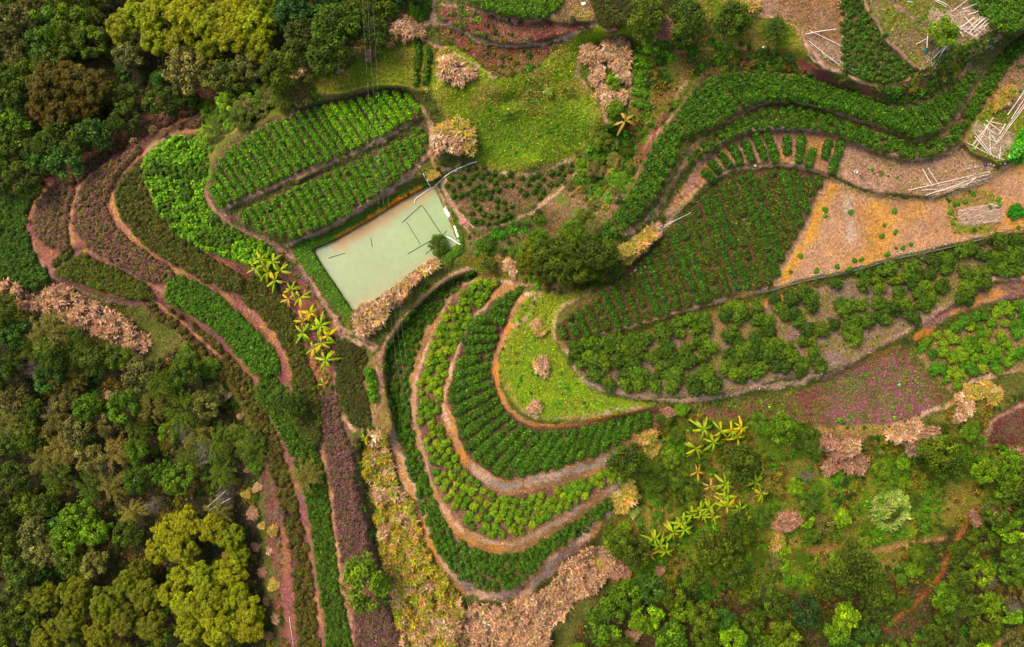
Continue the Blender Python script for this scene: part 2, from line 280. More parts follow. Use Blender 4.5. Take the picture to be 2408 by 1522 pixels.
L['L2'] = "200,436 262,385 340,335 420,292 470,275 470,300 400,325 330,352 280,400 255,450 250,500 290,555 350,600 400,635 395,662 340,655 285,625 225,590 180,545 172,490"
L['L3'] = "285,400 335,358 400,330 350,352 338,400 352,462 392,522 450,572 500,612 560,650 560,685 500,668 425,628 365,590 305,535 265,470 262,430"
L['L4'] = "390,680 408,655 440,657 500,690 560,740 610,790 650,842 655,868 630,880 590,866 550,822 510,776 450,736 400,712"
L['L5a'] = "190,588 215,610 290,640 345,672 360,705 300,700 220,672 150,650 122,622 160,592"
L['L5'] = "350,700 400,722 460,765 520,815 580,880 612,930 645,1010 665,1070 682,1139 702,1200 723,1292 735,1380 744,1480 750,1540 708,1540 700,1480 690,1380 682,1292 660,1200 645,1139 630,1085 602,1010 560,930 500,850 430,790 370,750 345,720"
L['L6'] = "604,905 640,885 672,930 700,990 735,1040 752,1080 768,1139 776,1200 785,1292 800,1400 816,1480 824,1540 776,1540 768,1480 752,1380 739,1292 726,1200 712,1139 696,1090 672,1045 640,985 612,950"
L['L7'] = "590,650 640,660 672,720 700,790 722,860 745,930 755,1020 730,1050 705,1000 690,930 690,870 660,800 620,745 575,700"
L['L8'] = "756,940 790,935 800,1000 822,1060 834,1139 849,1200 866,1292 876,1332 812,1332 801,1292 791,1200 782,1139 771,1070 761,1010"
L['L9'] = "834,1425 880,1428 908,1436 926,1480 938,1540 845,1540 840,1480"
L['L0'] = "-300,380 40,455 75,470 62,520 70,580 100,625 110,660 60,675 0,655 -300,640"
L['L10'] = "130,425 200,380 260,335 340,285 420,252 330,290 230,355 150,412 95,462 60,500 40,470"
zz = dict(L1=-3.2, L2=-1.6, L3=-.2, L4=-1.6, L5a=-3.6, L5=-4.2, L6=-2.9, L7=-.9, L8=-1.4, L9=-2.4, L0=-5, L10=-4)
fill("60,500 110,420 330,270 430,240 480,330 500,510 640,590 780,760 790,960 880,1300 960,1540 690,1540 660,1250 600,980 520,850 400,745 230,690 120,650 80,600", col('#84544e'), col('#8c6048'), 36, dens=.3, soft=10)
for k_, s_ in L.items(): fill(s_, DIRT2, col('#5c3c38'), 30, z=zz[k_], dens=.4, soft=6)
stroke("345,690 300,660 210,625 170,585 172,520 180,480", 10, col('#96583c'), PINK)
stroke("75,580 110,640 150,665 230,700 300,715 330,712", 12, col('#967068'), PINK)
stroke("215,595 270,625 330,655 390,690", 12, ORG2, PINK)
stroke("258,470 300,545 360,600 420,640 500,680 570,722 625,770 660,820 690,872 700,905", 17, col('#98685a'), ORG2)
stroke("395,700 450,745 520,800 575,860 600,905 630,970 665,1040 692,1100 705,1160 722,1240 735,1330 745,1420 770,1540", 8, ORG2, PUR)
stroke("744,1010 762,1080 775,1139 784,1200 793,1292 806,1390 826,1480 834,1540", 9, ORG2, PATH2)
stroke("805,1000 830,1060 850,1150 862,1240 880,1330 900,1420 935,1500", 16, col('#7c5a48'), PUR, dens=.5)
stroke("640,590 700,640 740,700", 14, PUR, col('#6a5a34'), dens=.8)
fill(LG, MOSS, GRS2, 30, z=1.2, dens=1, tuft=col('#5a9c16'))
RD1 = "-20,662 40,672 80,700 110,682 150,678 230,715 300,750 345,800 335,830 280,812 200,775 120,742 60,732 -20,700"
RD2 = "858,1022 888,1022 905,1040 925,1110 945,1170 985,1225 1010,1305 1050,1372 1085,1430 1090,1545 965,1545 935,1450 905,1350 885,1240 866,1130 855,1060"
RD3 = "1092,1440 1180,1428 1262,1402 1320,1350 1350,1310 1400,1292 1440,1305 1430,1360 1380,1400 1340,1432 1290,1500 1270,1545 1092,1545"
RD4 = "828,742 850,722 900,694 945,664 990,630 1020,608 1030,622 985,655 945,695 905,735 890,775 860,792 838,775"
SEAMS = [pts(q) for q in ("168,575 166,510 182,448 240,388 320,332 420,286 475,268", "264,480 275,425 330,368 400,318 470,302", "62,505 100,452 150,406 230,350 330,288 420,247", "120,640 175,600 200,590", "352,700 440,770 520,842")]
for q in SEAMS: stroke(q, 11, PINK, ORG2, warp=3)
for s_, z_ in ((RD1, -6.5), (RD2, -4.2), (RD3, -6), (RD4, .8)): fill(s_, col('#8a6c48'), col('#705838'), 30, z=z_, dens=.6)
stroke("1750,1295 1850,1300 1950,1290 2060,1292 2150,1275 2220,1265", 10, ORG2, col('#8a5a44'), dens=.4, soft=12)
stroke("2290,1190 2270,1240 2235,1300 2215,1345 2170,1400 2110,1450 2080,1480", 15, col('#a06c3c'), col('#7c4c30'), dens=.4, soft=12)
stroke("2330,1530 2380,1490 2420,1470", 14, ORG2, REDW, dens=.2)
fill("1930,1010 2060,1000 2070,1020 1960,1050", ORG2, DRYG, dens=.4)
hp("0,100,-5 300,100,-3 600,80,1 850,60,4 430,180,-4 250,300,-6 30,350,-6 880,140,6.5 600,260,3 420,360,1 0,800,-7 200,900,-8.5 0,1200,-11 300,1200,-10 500,1000,-7 550,1300,-8.5 300,1500,-12 620,1500,-6.5 "
   "1480,1200,-4.5 1500,1400,-7 1300,1520,-8 1700,1150,-4 1700,1350,-7.5 1950,1120,-3 2200,1100,-3.5 2350,1080,-3 2000,1300,-7 2250,1300,-7 2400,1350,-8 2100,1500,-10 1700,1520,-10 2400,1500,-10 1580,1020,-1 1250,130,9 1200,250,6.5 1350,250,6 1250,370,3.8 1060,330,4.6 1060,200,7.5 1000,400,3 "
   "-280,-280,-8 -280,800,-9 -280,1800,-16 800,1800,-9 2000,1800,-14 2690,1800,-12 2690,900,0 2690,300,7 2690,-280,15 1000,-280,9 890,830,.3 850,1015,-.3 640,640,.3 980,1200,-3.6 960,1000,-2 1120,1400,-4.2 1240,1400,-4.6 1370,1260,-3.6")
def pushpull(z, wt):
    if min(z.shape) <= 2: return np.full(z.shape, (z * wt).sum() / max(wt.sum(), 1e-9))
    h, w_ = z.shape; H2, W2_ = (h + 1) // 2, (w_ + 1) // 2
    a = np.zeros((H2 * 2, W2_ * 2)); b = a.copy(); a[:h, :w_] = z * wt; b[:h, :w_] = wt
    a = a.reshape(H2, 2, W2_, 2).sum((1, 3)); b = b.reshape(H2, 2, W2_, 2).sum((1, 3))
    up = pushpull(np.where(b > 1e-9, a / np.maximum(b, 1e-9), 0), np.minimum(b, 1))
    yy, xx = np.mgrid[0:h, 0:w_]; u = bil(up, xx / 2 - .25, yy / 2 - .25) if min(up.shape) > 1 else np.full(z.shape, up.flat[0])
    return z * wt + (1 - wt) * u
def blur(Z, n):
    for _ in range(n):
        P_ = np.pad(Z, 1, mode='edge'); Z = (P_[:-2, 1:-1] + P_[2:, 1:-1] + P_[1:-1, :-2] + P_[1:-1, 2:] + 4 * Z) / 8
    return Z
Z = pushpull(ZK, ZW)
for _ in range(6): Z = np.where(ZW > 0, ZK, blur(Z, 6))
Z = blur(Z, 4) + (N1 - .5) * 1.3 * (1 - B) + (N3 - .5) * (.16 + .5 * (1 - B))
def uvz(M, u, v): return bil(M, (np.asarray(u, float) - U0) / ST, (np.asarray(v, float) - V0) / ST)
def P(u, v, z):
    k = (HC - z) / HC / S; return np.stack([(u - CX) * k, (CY - v) * k, z + 0 * k], -1)
def gz(x, y):                                        # ground height under a world position
    z = np.zeros(np.shape(x))
    for _ in range(4):
        k = HC / (HC - z) * S; z = uvz(Z, CX + x * k, CY - y * k)
    return z
def site(u, v, h=0.0):                               # foot of a thing whose middle, h above its foot, is seen at plan (u, v)
    u = np.asarray(u, float); v = np.asarray(v, float); z = uvz(Z, u, v)
    for _ in range(4): p = P(u, v, z + h); z = gz(p[..., 0], p[..., 1])
    p[..., 2] = z; return p
# ------------------------------------------------------------------ meshes
def build(name, parts, mat):
    nv = sum(len(p[0]) for p in parts)
    V = np.concatenate([p[0] for p in parts]).astype(np.float32)
    K = np.concatenate([np.broadcast_to(p[2], (len(p[0]), 3)) for p in parts])
    idx = []; tot = []; o = 0
    for p in parts:
        f = np.asarray(p[1]); idx.append((f + o).ravel()); tot.append(np.full(len(f), f.shape[1])); o += len(p[0])
    idx = np.concatenate(idx).astype(np.int32); tot = np.concatenate(tot).astype(np.int32)
    m = bpy.data.meshes.new(name); m.vertices.add(nv); m.vertices.foreach_set('co', V.ravel())
    m.loops.add(len(idx)); m.loops.foreach_set('vertex_index', idx)
    m.polygons.add(len(tot)); m.polygons.foreach_set('loop_start', np.r_[0, np.cumsum(tot)[:-1]].astype(np.int32)); m.polygons.foreach_set('loop_total', tot)
    at = m.color_attributes.new('Col', 'FLOAT_COLOR', 'POINT')
    at.data.foreach_set('color', np.c_[K, np.ones(nv)].astype(np.float32).ravel())
    m.materials.append(mat); m.update(calc_edges=True); return m
def tag(o, label=None, cat=None, group=None, kind=None):
    for k_, v_ in (('label', label), ('category', cat), ('group', group), ('kind', kind)):
        if v_: o[k_] = v_
    return o
def obj(name, mesh, parent=None, loc=(0, 0, 0), color=None):
    o = bpy.data.objects.new(name, mesh); sc.collection.objects.link(o); o.location = loc; o.parent = parent
    if color is not None: o.color = (*color, 1)
    return o
def own(name, parts, mat, label=None, cat=None, group=None, kind=None, parent=None, loc=None):
    if loc is None: V = parts[0][0]; loc = np.array([V[:, 0].mean(), V[:, 1].mean(), V[:, 2].min()])
    loc = np.asarray(loc, float); parts = [(p[0] - loc, p[1], p[2]) for p in parts]
    return tag(obj(name, build(name, parts, mat), parent, loc), label, cat, group, kind)
def empty(name, loc, label=None, cat=None, group=None): return tag(obj(name, None, None, loc), label, cat, group)
def nrm(a): return a / (np.linalg.norm(a, axis=-1, keepdims=True) + 1e-9)
def cards(p, n, s, asp, K, r=R):                     # leaf shaped quads at p, facing n
    a = nrm(np.cross(n, nrm(r.normal(size=p.shape)))); b = np.cross(n, a); s = np.broadcast_to(s, len(p))[:, None] * .5
    V = np.stack([p - a * s, p - b * s * asp, p + a * s, p + b * s * asp], 1).reshape(-1, 3)
    return V, np.arange(len(V)).reshape(-1, 4), np.repeat(np.broadcast_to(K, (len(p), 3)), 4, 0)
def leafcol(n, pal, r=R, var=.3):
    pal = np.atleast_2d(pal); k_ = r.integers(0, len(pal), n)
    c = pal[k_] * np.exp(r.normal(0, var, n))[:, None]; c[:, 0] *= 1 + r.normal(0, .12, n); return np.clip(c, 0, .9)
ICO = None
def ico():
    global ICO
    if ICO is None:
        import bmesh; b = bmesh.new(); bmesh.ops.create_icosphere(b, subdivisions=1, radius=1); b.verts.ensure_lookup_table()
        ICO = np.array([v.co[:] for v in b.verts]), np.array([[v.index for v in f.verts] for f in b.faces]); b.free()
    return ICO
TWIG = col('#3a3016')
def lumps(c, r, fz, dens, size, pal, rr=R, low=-.15, core=.8, asp=.55, var=.3, perlump=.12, flat=.45, corecol=None):
    c = np.atleast_2d(c); r = np.broadcast_to(r, len(c)).astype(float); fz = np.broadcast_to(fz, len(c)).astype(float)
    k_ = np.maximum(6, dens * 6.28 * r ** 2 * (.6 + .4 * fz)).astype(int); i = np.repeat(np.arange(len(c)), k_); n = len(i)
    d = nrm(rr.normal(size=(n, 3))); d[:, 2] = np.where(d[:, 2] < low, -d[:, 2], d[:, 2])
    sc_ = np.stack([r[i], r[i], r[i] * fz[i]], 1); ph = rr.random((len(c), 3)) * 6.3
    bump = 1 + .16 * np.sin(4 * d[:, 0] + ph[i, 0]) * np.sin(5 * d[:, 1] + ph[i, 1]) + rr.normal(0, .07, n)
    p = c[i] + d * sc_ * bump[:, None]
    N = nrm(d + np.array([0, 0, flat]) + rr.normal(0, .45, (n, 3)))
    K = leafcol(n, pal, rr, var) * np.exp(rr.normal(0, perlump, len(c)))[i][:, None]
    out = [cards(p, N, size * np.exp(rr.normal(0, .25, n)), asp, K, rr)]
    if core:
        iv, if_ = ico(); s2 = np.stack([r, r, r * fz], 1)[:, None, :] * core
        V = (c[:, None, :] + iv[None] * s2 * (1 + rr.normal(0, .06, (len(c), len(iv), 1)))).reshape(-1, 3)
        F = (if_[None] + (np.arange(len(c)) * len(iv))[:, None, None]).reshape(-1, 3)
        out.append((V, F, TWIG if corecol is None else corecol))
    return out
def tube(p, rad, K, n=6):
    p = np.asarray(p, float); rad = np.broadcast_to(rad, len(p)); t = nrm(np.gradient(p, axis=0)); up = np.array([.31, .17, .93])
    a = nrm(np.cross(t, up)); b = np.cross(t, a); th = np.arange(n) * 2 * np.pi / n
    V = (p[:, None] + rad[:, None, None] * (a[:, None] * np.cos(th)[None, :, None] + b[:, None] * np.sin(th)[None, :, None])).reshape(-1, 3)
    F = [[i * n + j, i * n + (j + 1) % n, (i + 1) * n + (j + 1) % n, (i + 1) * n + j] for i in range(len(p) - 1) for j in range(n)]
    V = np.vstack([V, p[0], p[-1]]); e = len(V)
    F += [[e - 2, (j + 1) % n, j, j] for j in range(0)]
    caps = [[e - 2, (j + 1) % n, j] for j in range(n)] + [[e - 1, (len(p) - 1) * n + j, (len(p) - 1) * n + (j + 1) % n] for j in range(n)]
    return [(V, np.array(F), K), (V, np.array(caps), K)]
# ------------------------------------------------------------------ materials
def mat(name, rough=.6, spec=.3, tint=None, objcol=False, n1=None, bump=None, trans=0, noise_amt=.3):
    m = bpy.data.materials.new(name); m.use_nodes = True; t = m.node_tree; b = t.nodes['Principled BSDF']
    b.inputs['Roughness'].default_value = rough; b.inputs['Specular IOR Level'].default_value = spec
    a = t.nodes.new('ShaderNodeVertexColor'); a.layer_name = 'Col'; s = a.outputs[0]
    def mix(s1, s2):
        x = t.nodes.new('ShaderNodeMix'); x.data_type = 'RGBA'; x.blend_type = 'MULTIPLY'; x.inputs[0].default_value = 1
        t.links.new(s1, x.inputs[6]); t.links.new(s2, x.inputs[7]); return x.outputs[2]
    if objcol:
        o = t.nodes.new('ShaderNodeObjectInfo'); s = mix(s, o.outputs['Color'])
    if tint:
        tn = t.nodes.new('ShaderNodeRGB'); tn.outputs[0].default_value = (*tint, 1); s = mix(s, tn.outputs[0])
    if n1:
        g = t.nodes.new('ShaderNodeNewGeometry')
        for k_, (sc_, det, lo, hi) in enumerate(n1):
            nz = t.nodes.new('ShaderNodeTexNoise'); nz.inputs['Scale'].default_value = sc_; nz.inputs['Detail'].default_value = det
            t.links.new(g.outputs['Position'], nz.inputs['Vector'])
            r_ = t.nodes.new('ShaderNodeMapRange'); r_.inputs[1].default_value = .3; r_.inputs[2].default_value = .7
            r_.inputs[3].default_value = lo; r_.inputs[4].default_value = hi; t.links.new(nz.outputs[0], r_.inputs[0]); s = mix(s, r_.outputs[0])
    t.links.new(s, b.inputs['Base Color'])
    if bump:
        nz = t.nodes.new('ShaderNodeTexNoise'); nz.inputs['Scale'].default_value = bump[0]; nz.inputs['Detail'].default_value = 6
        bp = t.nodes.new('ShaderNodeBump'); bp.inputs['Distance'].default_value = bump[1]; bp.inputs['Strength'].default_value = 1
        if n1: t.links.new(g.outputs['Position'], nz.inputs['Vector'])
        t.links.new(nz.outputs[0], bp.inputs['Height']); t.links.new(bp.outputs[0], b.inputs['Normal'])
    if trans:
        tr = t.nodes.new('ShaderNodeBsdfTranslucent'); t.links.new(s, tr.inputs[0]); mx = t.nodes.new('ShaderNodeMixShader'); mx.inputs[0].default_value = trans
        t.links.new(b.outputs[0], mx.inputs[1]); t.links.new(tr.outputs[0], mx.inputs[2]); t.links.new(mx.outputs[0], t.nodes['Material Output'].inputs[0])
    return m
M_GR = mat('soil_and_turf', .95, .1, n1=[(14, 5, .66, 1.38), (2.6, 6, .68, 1.36), (.35, 3, .85, 1.16)], bump=(5, .22))
M_LF = mat('leaves', .65, .15, tint=(1.7, 1.12, .33), objcol=True, trans=.2)
M_DR = mat('dry_leaves', .75, .15, objcol=True, trans=.12)
M_BK = mat('bark', .9, .1, n1=[(9, 4, .6, 1.3)], bump=(14, .03))
M_BB = mat('bleached_bamboo', .55, .35, n1=[(7, 3, .75, 1.15)])
M_ST = mat('stone', .85, .2, n1=[(6, 5, .6, 1.25)], bump=(9, .04))
M_CL = mat('cloth_and_plastic', .6, .3, n1=[(11, 3, .8, 1.15)])
M_WA = mat('algae_water', .28, .4, n1=[(1.1, 6, .93, 1.06), (.12, 3, .93, 1.06), (30, 3, .93, 1.06)], bump=(2.5, .006))
# ------------------------------------------------------------------ terrain sheet
ou = np.r_[-9000, -5000, -2800, -1600, -1000, -700, -500, -400, -340, gu, 2760, 2850, 3000, 3300, 3800, 4800, 7000, 11000]
ov = np.r_[-9000, -5000, -2800, -1600, -1000, -700, -500, -400, -340, gv, 1880, 1950, 2080, 2300, 2700, 3500, 5500, 9500]
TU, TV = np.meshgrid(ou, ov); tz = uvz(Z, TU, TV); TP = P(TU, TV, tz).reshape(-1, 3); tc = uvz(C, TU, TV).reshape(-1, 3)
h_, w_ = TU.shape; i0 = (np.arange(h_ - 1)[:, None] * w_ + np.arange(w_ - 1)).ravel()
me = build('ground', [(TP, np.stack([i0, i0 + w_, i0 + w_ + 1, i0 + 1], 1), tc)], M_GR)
me.polygons.foreach_set('use_smooth', np.ones(len(me.polygons), bool))
tag(obj('ground', me), kind='structure')
# pond: a flat sheet with silt along its upper bank
pd = pts(PDs); q = GU * 0; s_ = crop(pd, 6); u, v = GU[s_], GV[s_]
dd = ldist(pd, u, v, True); keep = inside(pd, u, v) | (dd < 5)
silt = np.clip(1 - ldist(pts("790,574 872,530 943,486 1003,450"), u + W1[s_] * 8, v + W2[s_] * 8) / 26, 0, 1)[..., None] ** 1.2 * .8
mud = np.clip(1 - ldist(pts("830,735 900,695 960,650 1035,604"), u + W1[s_] * 14, v + W2[s_] * 14) / 40, 0, 1)[..., None]
wc = col('#a4ae80', .5) * (1 - silt) + col('#b87a38', .6) * silt; wc = wc * (1 - mud * .4) + col('#a89070', .6) * mud * .4
tgrn = np.clip((u - 880) / 200, 0, 1)[..., None] * (1 - silt) * (1 - mud); wc = wc * (1 - tgrn * .55) + col('#94b274', .52) * tgrn * .55
hh, ww = u.shape; PV = P(u, v, np.zeros(u.shape)).reshape(-1, 3); i0 = (np.arange(hh - 1)[:, None] * ww + np.arange(ww - 1)); kk = (keep[:-1, :-1] & keep[1:, 1:] & keep[1:, :-1] & keep[:-1, 1:]).ravel(); i0 = i0.ravel()[kk]
F_ = np.stack([i0, i0 + ww, i0 + ww + 1, i0 + 1], 1); us, inv = np.unique(F_, return_inverse=True)
tag(obj('pond_water', build('pond_water', [(PV[us], inv.reshape(F_.shape), wc.reshape(-1, 3)[us])], M_WA)), kind='structure')
# ------------------------------------------------------------------ low tufts
n = 1000000
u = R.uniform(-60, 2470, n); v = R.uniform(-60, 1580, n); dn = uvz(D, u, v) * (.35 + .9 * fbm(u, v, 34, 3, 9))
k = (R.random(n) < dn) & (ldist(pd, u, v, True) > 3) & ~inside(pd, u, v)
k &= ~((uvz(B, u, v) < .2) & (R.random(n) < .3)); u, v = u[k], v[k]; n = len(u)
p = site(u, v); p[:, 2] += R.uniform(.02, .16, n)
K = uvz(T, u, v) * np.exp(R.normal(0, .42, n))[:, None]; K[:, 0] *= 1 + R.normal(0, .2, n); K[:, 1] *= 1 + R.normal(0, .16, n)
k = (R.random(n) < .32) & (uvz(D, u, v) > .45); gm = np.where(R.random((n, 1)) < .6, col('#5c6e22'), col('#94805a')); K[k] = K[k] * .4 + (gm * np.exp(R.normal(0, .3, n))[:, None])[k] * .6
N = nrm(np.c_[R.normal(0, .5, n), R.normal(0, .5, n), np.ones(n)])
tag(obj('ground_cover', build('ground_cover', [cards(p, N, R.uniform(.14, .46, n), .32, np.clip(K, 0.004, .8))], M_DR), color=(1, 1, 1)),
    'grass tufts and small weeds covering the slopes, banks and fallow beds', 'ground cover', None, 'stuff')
print('tufts', n)
ONES = (1, 1, 1)
def dart(poly, dmin, n=4000, r=R, mindist=None, bare=None):
    q = curve(pts(poly), True, 4) if isinstance(poly, str) else poly; a, b = q.min(0), q.max(0); out = []
    c = r.uniform(a, b, (n, 2)); c = c[inside(q, c[:, 0], c[:, 1])]
    if bare is not None: c = c[uvz(B, c[:, 0], c[:, 1]) < bare]
    grid = {}
    for x, y in c:
        i, j = int(x // dmin), int(y // dmin)
        if all((x - X) ** 2 + (y - Y) ** 2 >= dmin * dmin for a_ in (-1, 0, 1) for b_ in (-1, 0, 1) for X, Y in grid.get((i + a_, j + b_), ())):
            grid.setdefault((i, j), []).append((x, y)); out.append((x, y))
    return np.array(out).reshape(-1, 2)
ORD = "zeroth first second third fourth fifth sixth seventh eighth ninth tenth eleventh twelfth thirteenth fourteenth fifteenth sixteenth seventeenth eighteenth nineteenth twentieth".split()
def ordw(i):
    if i <= 20: return ORD[i]
    t, o = divmod(i, 10); tn = ['', '', 'twent', 'thirt', 'fort', 'fift', 'sixt', 'sevent', 'eight', 'ninet'][t]
    return tn + 'ieth' if o == 0 else tn + 'y-' + ORD[o]
def place_labels(items, look, place, bandpx):
    """items: (object, u, v); a label that finds each one by line from the top and order from the left"""
    if not items: return
    v0 = min(i[2] for i in items); bands = {}
    for it in items: bands.setdefault(int((it[2] - v0) // bandpx), []).append(it)
    for j, kx in enumerate(sorted(bands)):
        for i, it in enumerate(sorted(bands[kx], key=lambda t_: t_[1])):
            lk = look(it[0]) if callable(look) else look
            it[0]['label'] = f"{lk}, {ordw(i + 1)} from left, {ordw(j + 1)} line down, {place}" if len(bands) > 1 else f"{lk}, {ordw(i + 1)} from left in {place}"
# ------------------------------------------------------------------ tea rows
TEA_BR = [col('#4c9a14'), col('#3c8612'), col('#62a81e')]; TEA_MD = [col('#3a7a14'), col('#2e6a12'), col('#4a861c')]
TEA_DK = [col('#28580f'), col('#1f4a12'), col('#38691a')]; TEA_OL = [col('#3c6418'), col('#4a6a20'), col('#2c5014'), col('#54582a')]
TEA_BL = [col('#24462a'), col('#2a4034'), col('#2c5622'), col('#3a3c3a')]; TEA_PU = [col('#4c4428'), col('#5c404c'), col('#3e4a24'), col('#4c3a40')]; HP = [col('#7c5838'), col('#9a5670'), col('#626828'), col('#8a5060'), col('#566a22')]
G_ = lambda p_: [c * (1.75, 1.0, .7) for c in p_]
TEA_BR, TEA_MD, TEA_DK, TEA_BL = G_(TEA_BR), G_(TEA_MD), G_(TEA_DK), G_(TEA_BL)
def tea_row(a, b, wid, hgt, pal, label, group, name='tea_row', dens=80, size=.22, step=.55, drop=0.0, cat='tea row'):
    a = np.asarray(a, float); b = np.asarray(b, float); Lm = np.hypot(*(b - a)) / S
    wa, wb = wid if isinstance(wid, tuple) else (wid, wid); wid = (wa + wb) / 2; n = max(1, int(round(Lm / (wid * step)))); t = (np.arange(n) + .5) / n; sd_ = np.array([-(b - a)[1], (b - a)[0]]) / (np.hypot(*(b - a)) + 1e-9)
    q = a + (b - a) * t[:, None] + sd_ * R.normal(0, wid * S * .055, n)[:, None]
    if drop:
        kp = R.random(len(q)) > drop; kp[1:] |= ~kp[:-1]; kp[2:] |= ~kp[:-2]; q = q[kp]
    if len(q) == 0: return None
    p = site(q[:, 0], q[:, 1], hgt * .6); tt = t if len(t) == len(q) else np.linspace(0, 1, len(q)); r = (wa + (wb - wa) * tt) * .5 * R.uniform(.85, 1.08, len(q)); fz = hgt / r * R.uniform(.85, 1.12, len(q))
    return own(name, lumps(p, r, fz, dens, size, pal, var=.42), M_LF, label, cat, group, loc=(p[:, 0].mean(), p[:, 1].mean(), p[:, 2].min()))
def field_rows(poly, d, pitch, wid, hgt, pal, look, place, group, drop=0, trim=5, phase=0, dens=95, size=.19, bend=0):
    q = curve(pts(poly), True, 4); d = np.array(d, float); d /= np.hypot(*d); nn = np.array([d[1], -d[0]])
    if nn[0] < 0: nn = -nn
    s = q @ nn; rows = []
    for c in np.arange(s.min() + pitch * (.6 + phase), s.max() - pitch * .3, pitch):
        t = np.arange((q @ d).min(), (q @ d).max(), 4); X = nn * c + d * t[:, None]; X = X + nn * (np.sin(t * .02) * bend)[:, None]
        ins = inside(q, X[:, 0], X[:, 1]); e = np.flatnonzero(np.diff(np.r_[0, ins.astype(int), 0]))
        for i0_, i1_ in zip(e[::2], e[1::2]):
            if (i1_ - i0_) * 4 > 22: rows.append((X[i0_] + d * trim, X[i1_ - 1] - d * trim, pal(c) if callable(pal) else pal))
    for i, (a, b, pl) in enumerate(rows):
        tea_row(a, b, wid * R.uniform(.94, 1.06), hgt * R.uniform(.9, 1.1), pl, f"{look}, {ordw(i + 1)} from the left in {place}", group, drop=drop, dens=dens, size=size)
    return len(rows)
print('P2', field_rows(P2s, (.56, .83), 19.5, 1.06, .8, lambda c: TEA_BR if c > 480 else TEA_MD, "bright green tea row", "long field above its dirt path", "tea rows of the upper pond field"))
print('P3', field_rows(P3s, (.5, .86), 20, 1.05, .75, TEA_MD, "mid green tea row", "field between dirt path and pond", "tea rows of the lower pond field", drop=.14))
print('F1', field_rows(F1s, (.36, .93), 24.5, 1.25, .75, lambda c: [TEA_DK + TEA_OL[:1] + TEA_BL[3:], TEA_DK + TEA_OL[2:3] + TEA_MD[1:2]][int(c) % 2], "dark olive tea row", "pointed field beside bare orange field", "tea rows of the pointed field", drop=.1, bend=3))
def strip_rows(a, b, n, wid, hgt, pal, look, place, group, t0=0, t1=1, shrink=.06, drop=0, dens=95, dropr=0, size=.19, nm='tea_row', cat='tea row'):
    A = along(pts(a), 400); Bq = along(pts(b), 400); ks = np.linspace(t0, t1, n) * 399
    for i, k_ in enumerate(ks):
        pa, pb = A[int(k_)], Bq[int(k_)]; dk = 399 * (t1 - t0) / (n - 1); k0, k1 = int(max(k_ - dk / 2, 0)), int(min(k_ + dk / 2, 399)); w_i = tuple(float(min(2.3, np.hypot(*(X[k1] - X[k0])) / S * 399 / 399 * wid * (dk / max(k1 - k0, 1)))) for X in (A, Bq))
        pl = pal(k_ / 399) if callable(pal) else pal
        if R.random() < dropr: continue
        tea_row(pa + (pb - pa) * shrink, pb - (pb - pa) * shrink, w_i, hgt * R.uniform(.88, 1.12), pl, f"{look}, {ordw(i + 1)} along {place}", group, drop=drop, dens=dens, size=size, name=nm, cat=cat)
strip_rows(TCi, TCo, 33, .93, .85, lambda t: TEA_DK + TEA_MD[:1], "dark green tea row", "terrace below grassy knoll from its upper end", "tea rows of the knoll terrace", drop=.05, shrink=.07)
strip_rows(BD1o, BD1i, 48, .82, 1.1, TEA_DK + [TEA_MD[0]], "tall dark green tea row", "upper winding terrace from its lower left end", "tea rows of the upper winding terrace", shrink=.07)
strip_rows(BD2o, BD2i, 44, .8, .85, TEA_DK + TEA_MD[:1], "small dark green tea row", "lower winding terrace from its left end", "tea rows of the lower winding terrace", shrink=.13, drop=.06)
TA_MASS = True
for i, s4 in enumerate(("1655,403,1683,420", "1672,379,1692,402", "1696,357,1718,391", "1722,340,1745,384", "1751,329,1772,378", "1775,311,1800,374", "1805,310,1827,377", "1853,319,1854,360", "1889,317,1880,380", "1912,350,1902,391", "1950,331,1943,370", "1981,330,1960,402")):
    a = list(map(float, s4.split(','))); tea_row(a[:2], a[2:], 1.25, 1.0, TEA_DK + [col('#2c6418')], f"round ended hedge row with bare soil around, {ordw(i + 1)} from left of its terrace", "spaced hedge rows on the bare terrace")
for i, s4 in enumerate(("985,95,978,200", "1012,105,1000,195", "1022,22,1012,18")[:2]):
    a = list(map(float, s4.split(','))); tea_row(a[:2], a[2:], 1.0, .8, TEA_DK, ("left" if i == 0 else "right") + " one of two dark shrub rows running down the grassy ridge", "shrub rows on the ridge", drop=.12)
for i, s4 in enumerate("1500,116,1530,122 1492,137,1522,142 1492,152,1532,154 1492,169,1520,173 1492,192,1515,196 1490,215,1522,224 1488,240,1515,250 1545,95,1600,106 1548,120,1582,131".split()):
    a = list(map(float, s4.split(','))); tea_row(a[:2], a[2:], .95, .7, TEA_MD, f"stubby green shrub row right of dry reeds, {ordw(i + 1)} from the top path", "stubby shrub rows right of the dry reeds")
tea_row((868, 868), (879, 944), 1.7, 1.1, TEA_MD, "short thick bright green hedge between two dirt paths", None, cat='hedge', name='tea_hedge')
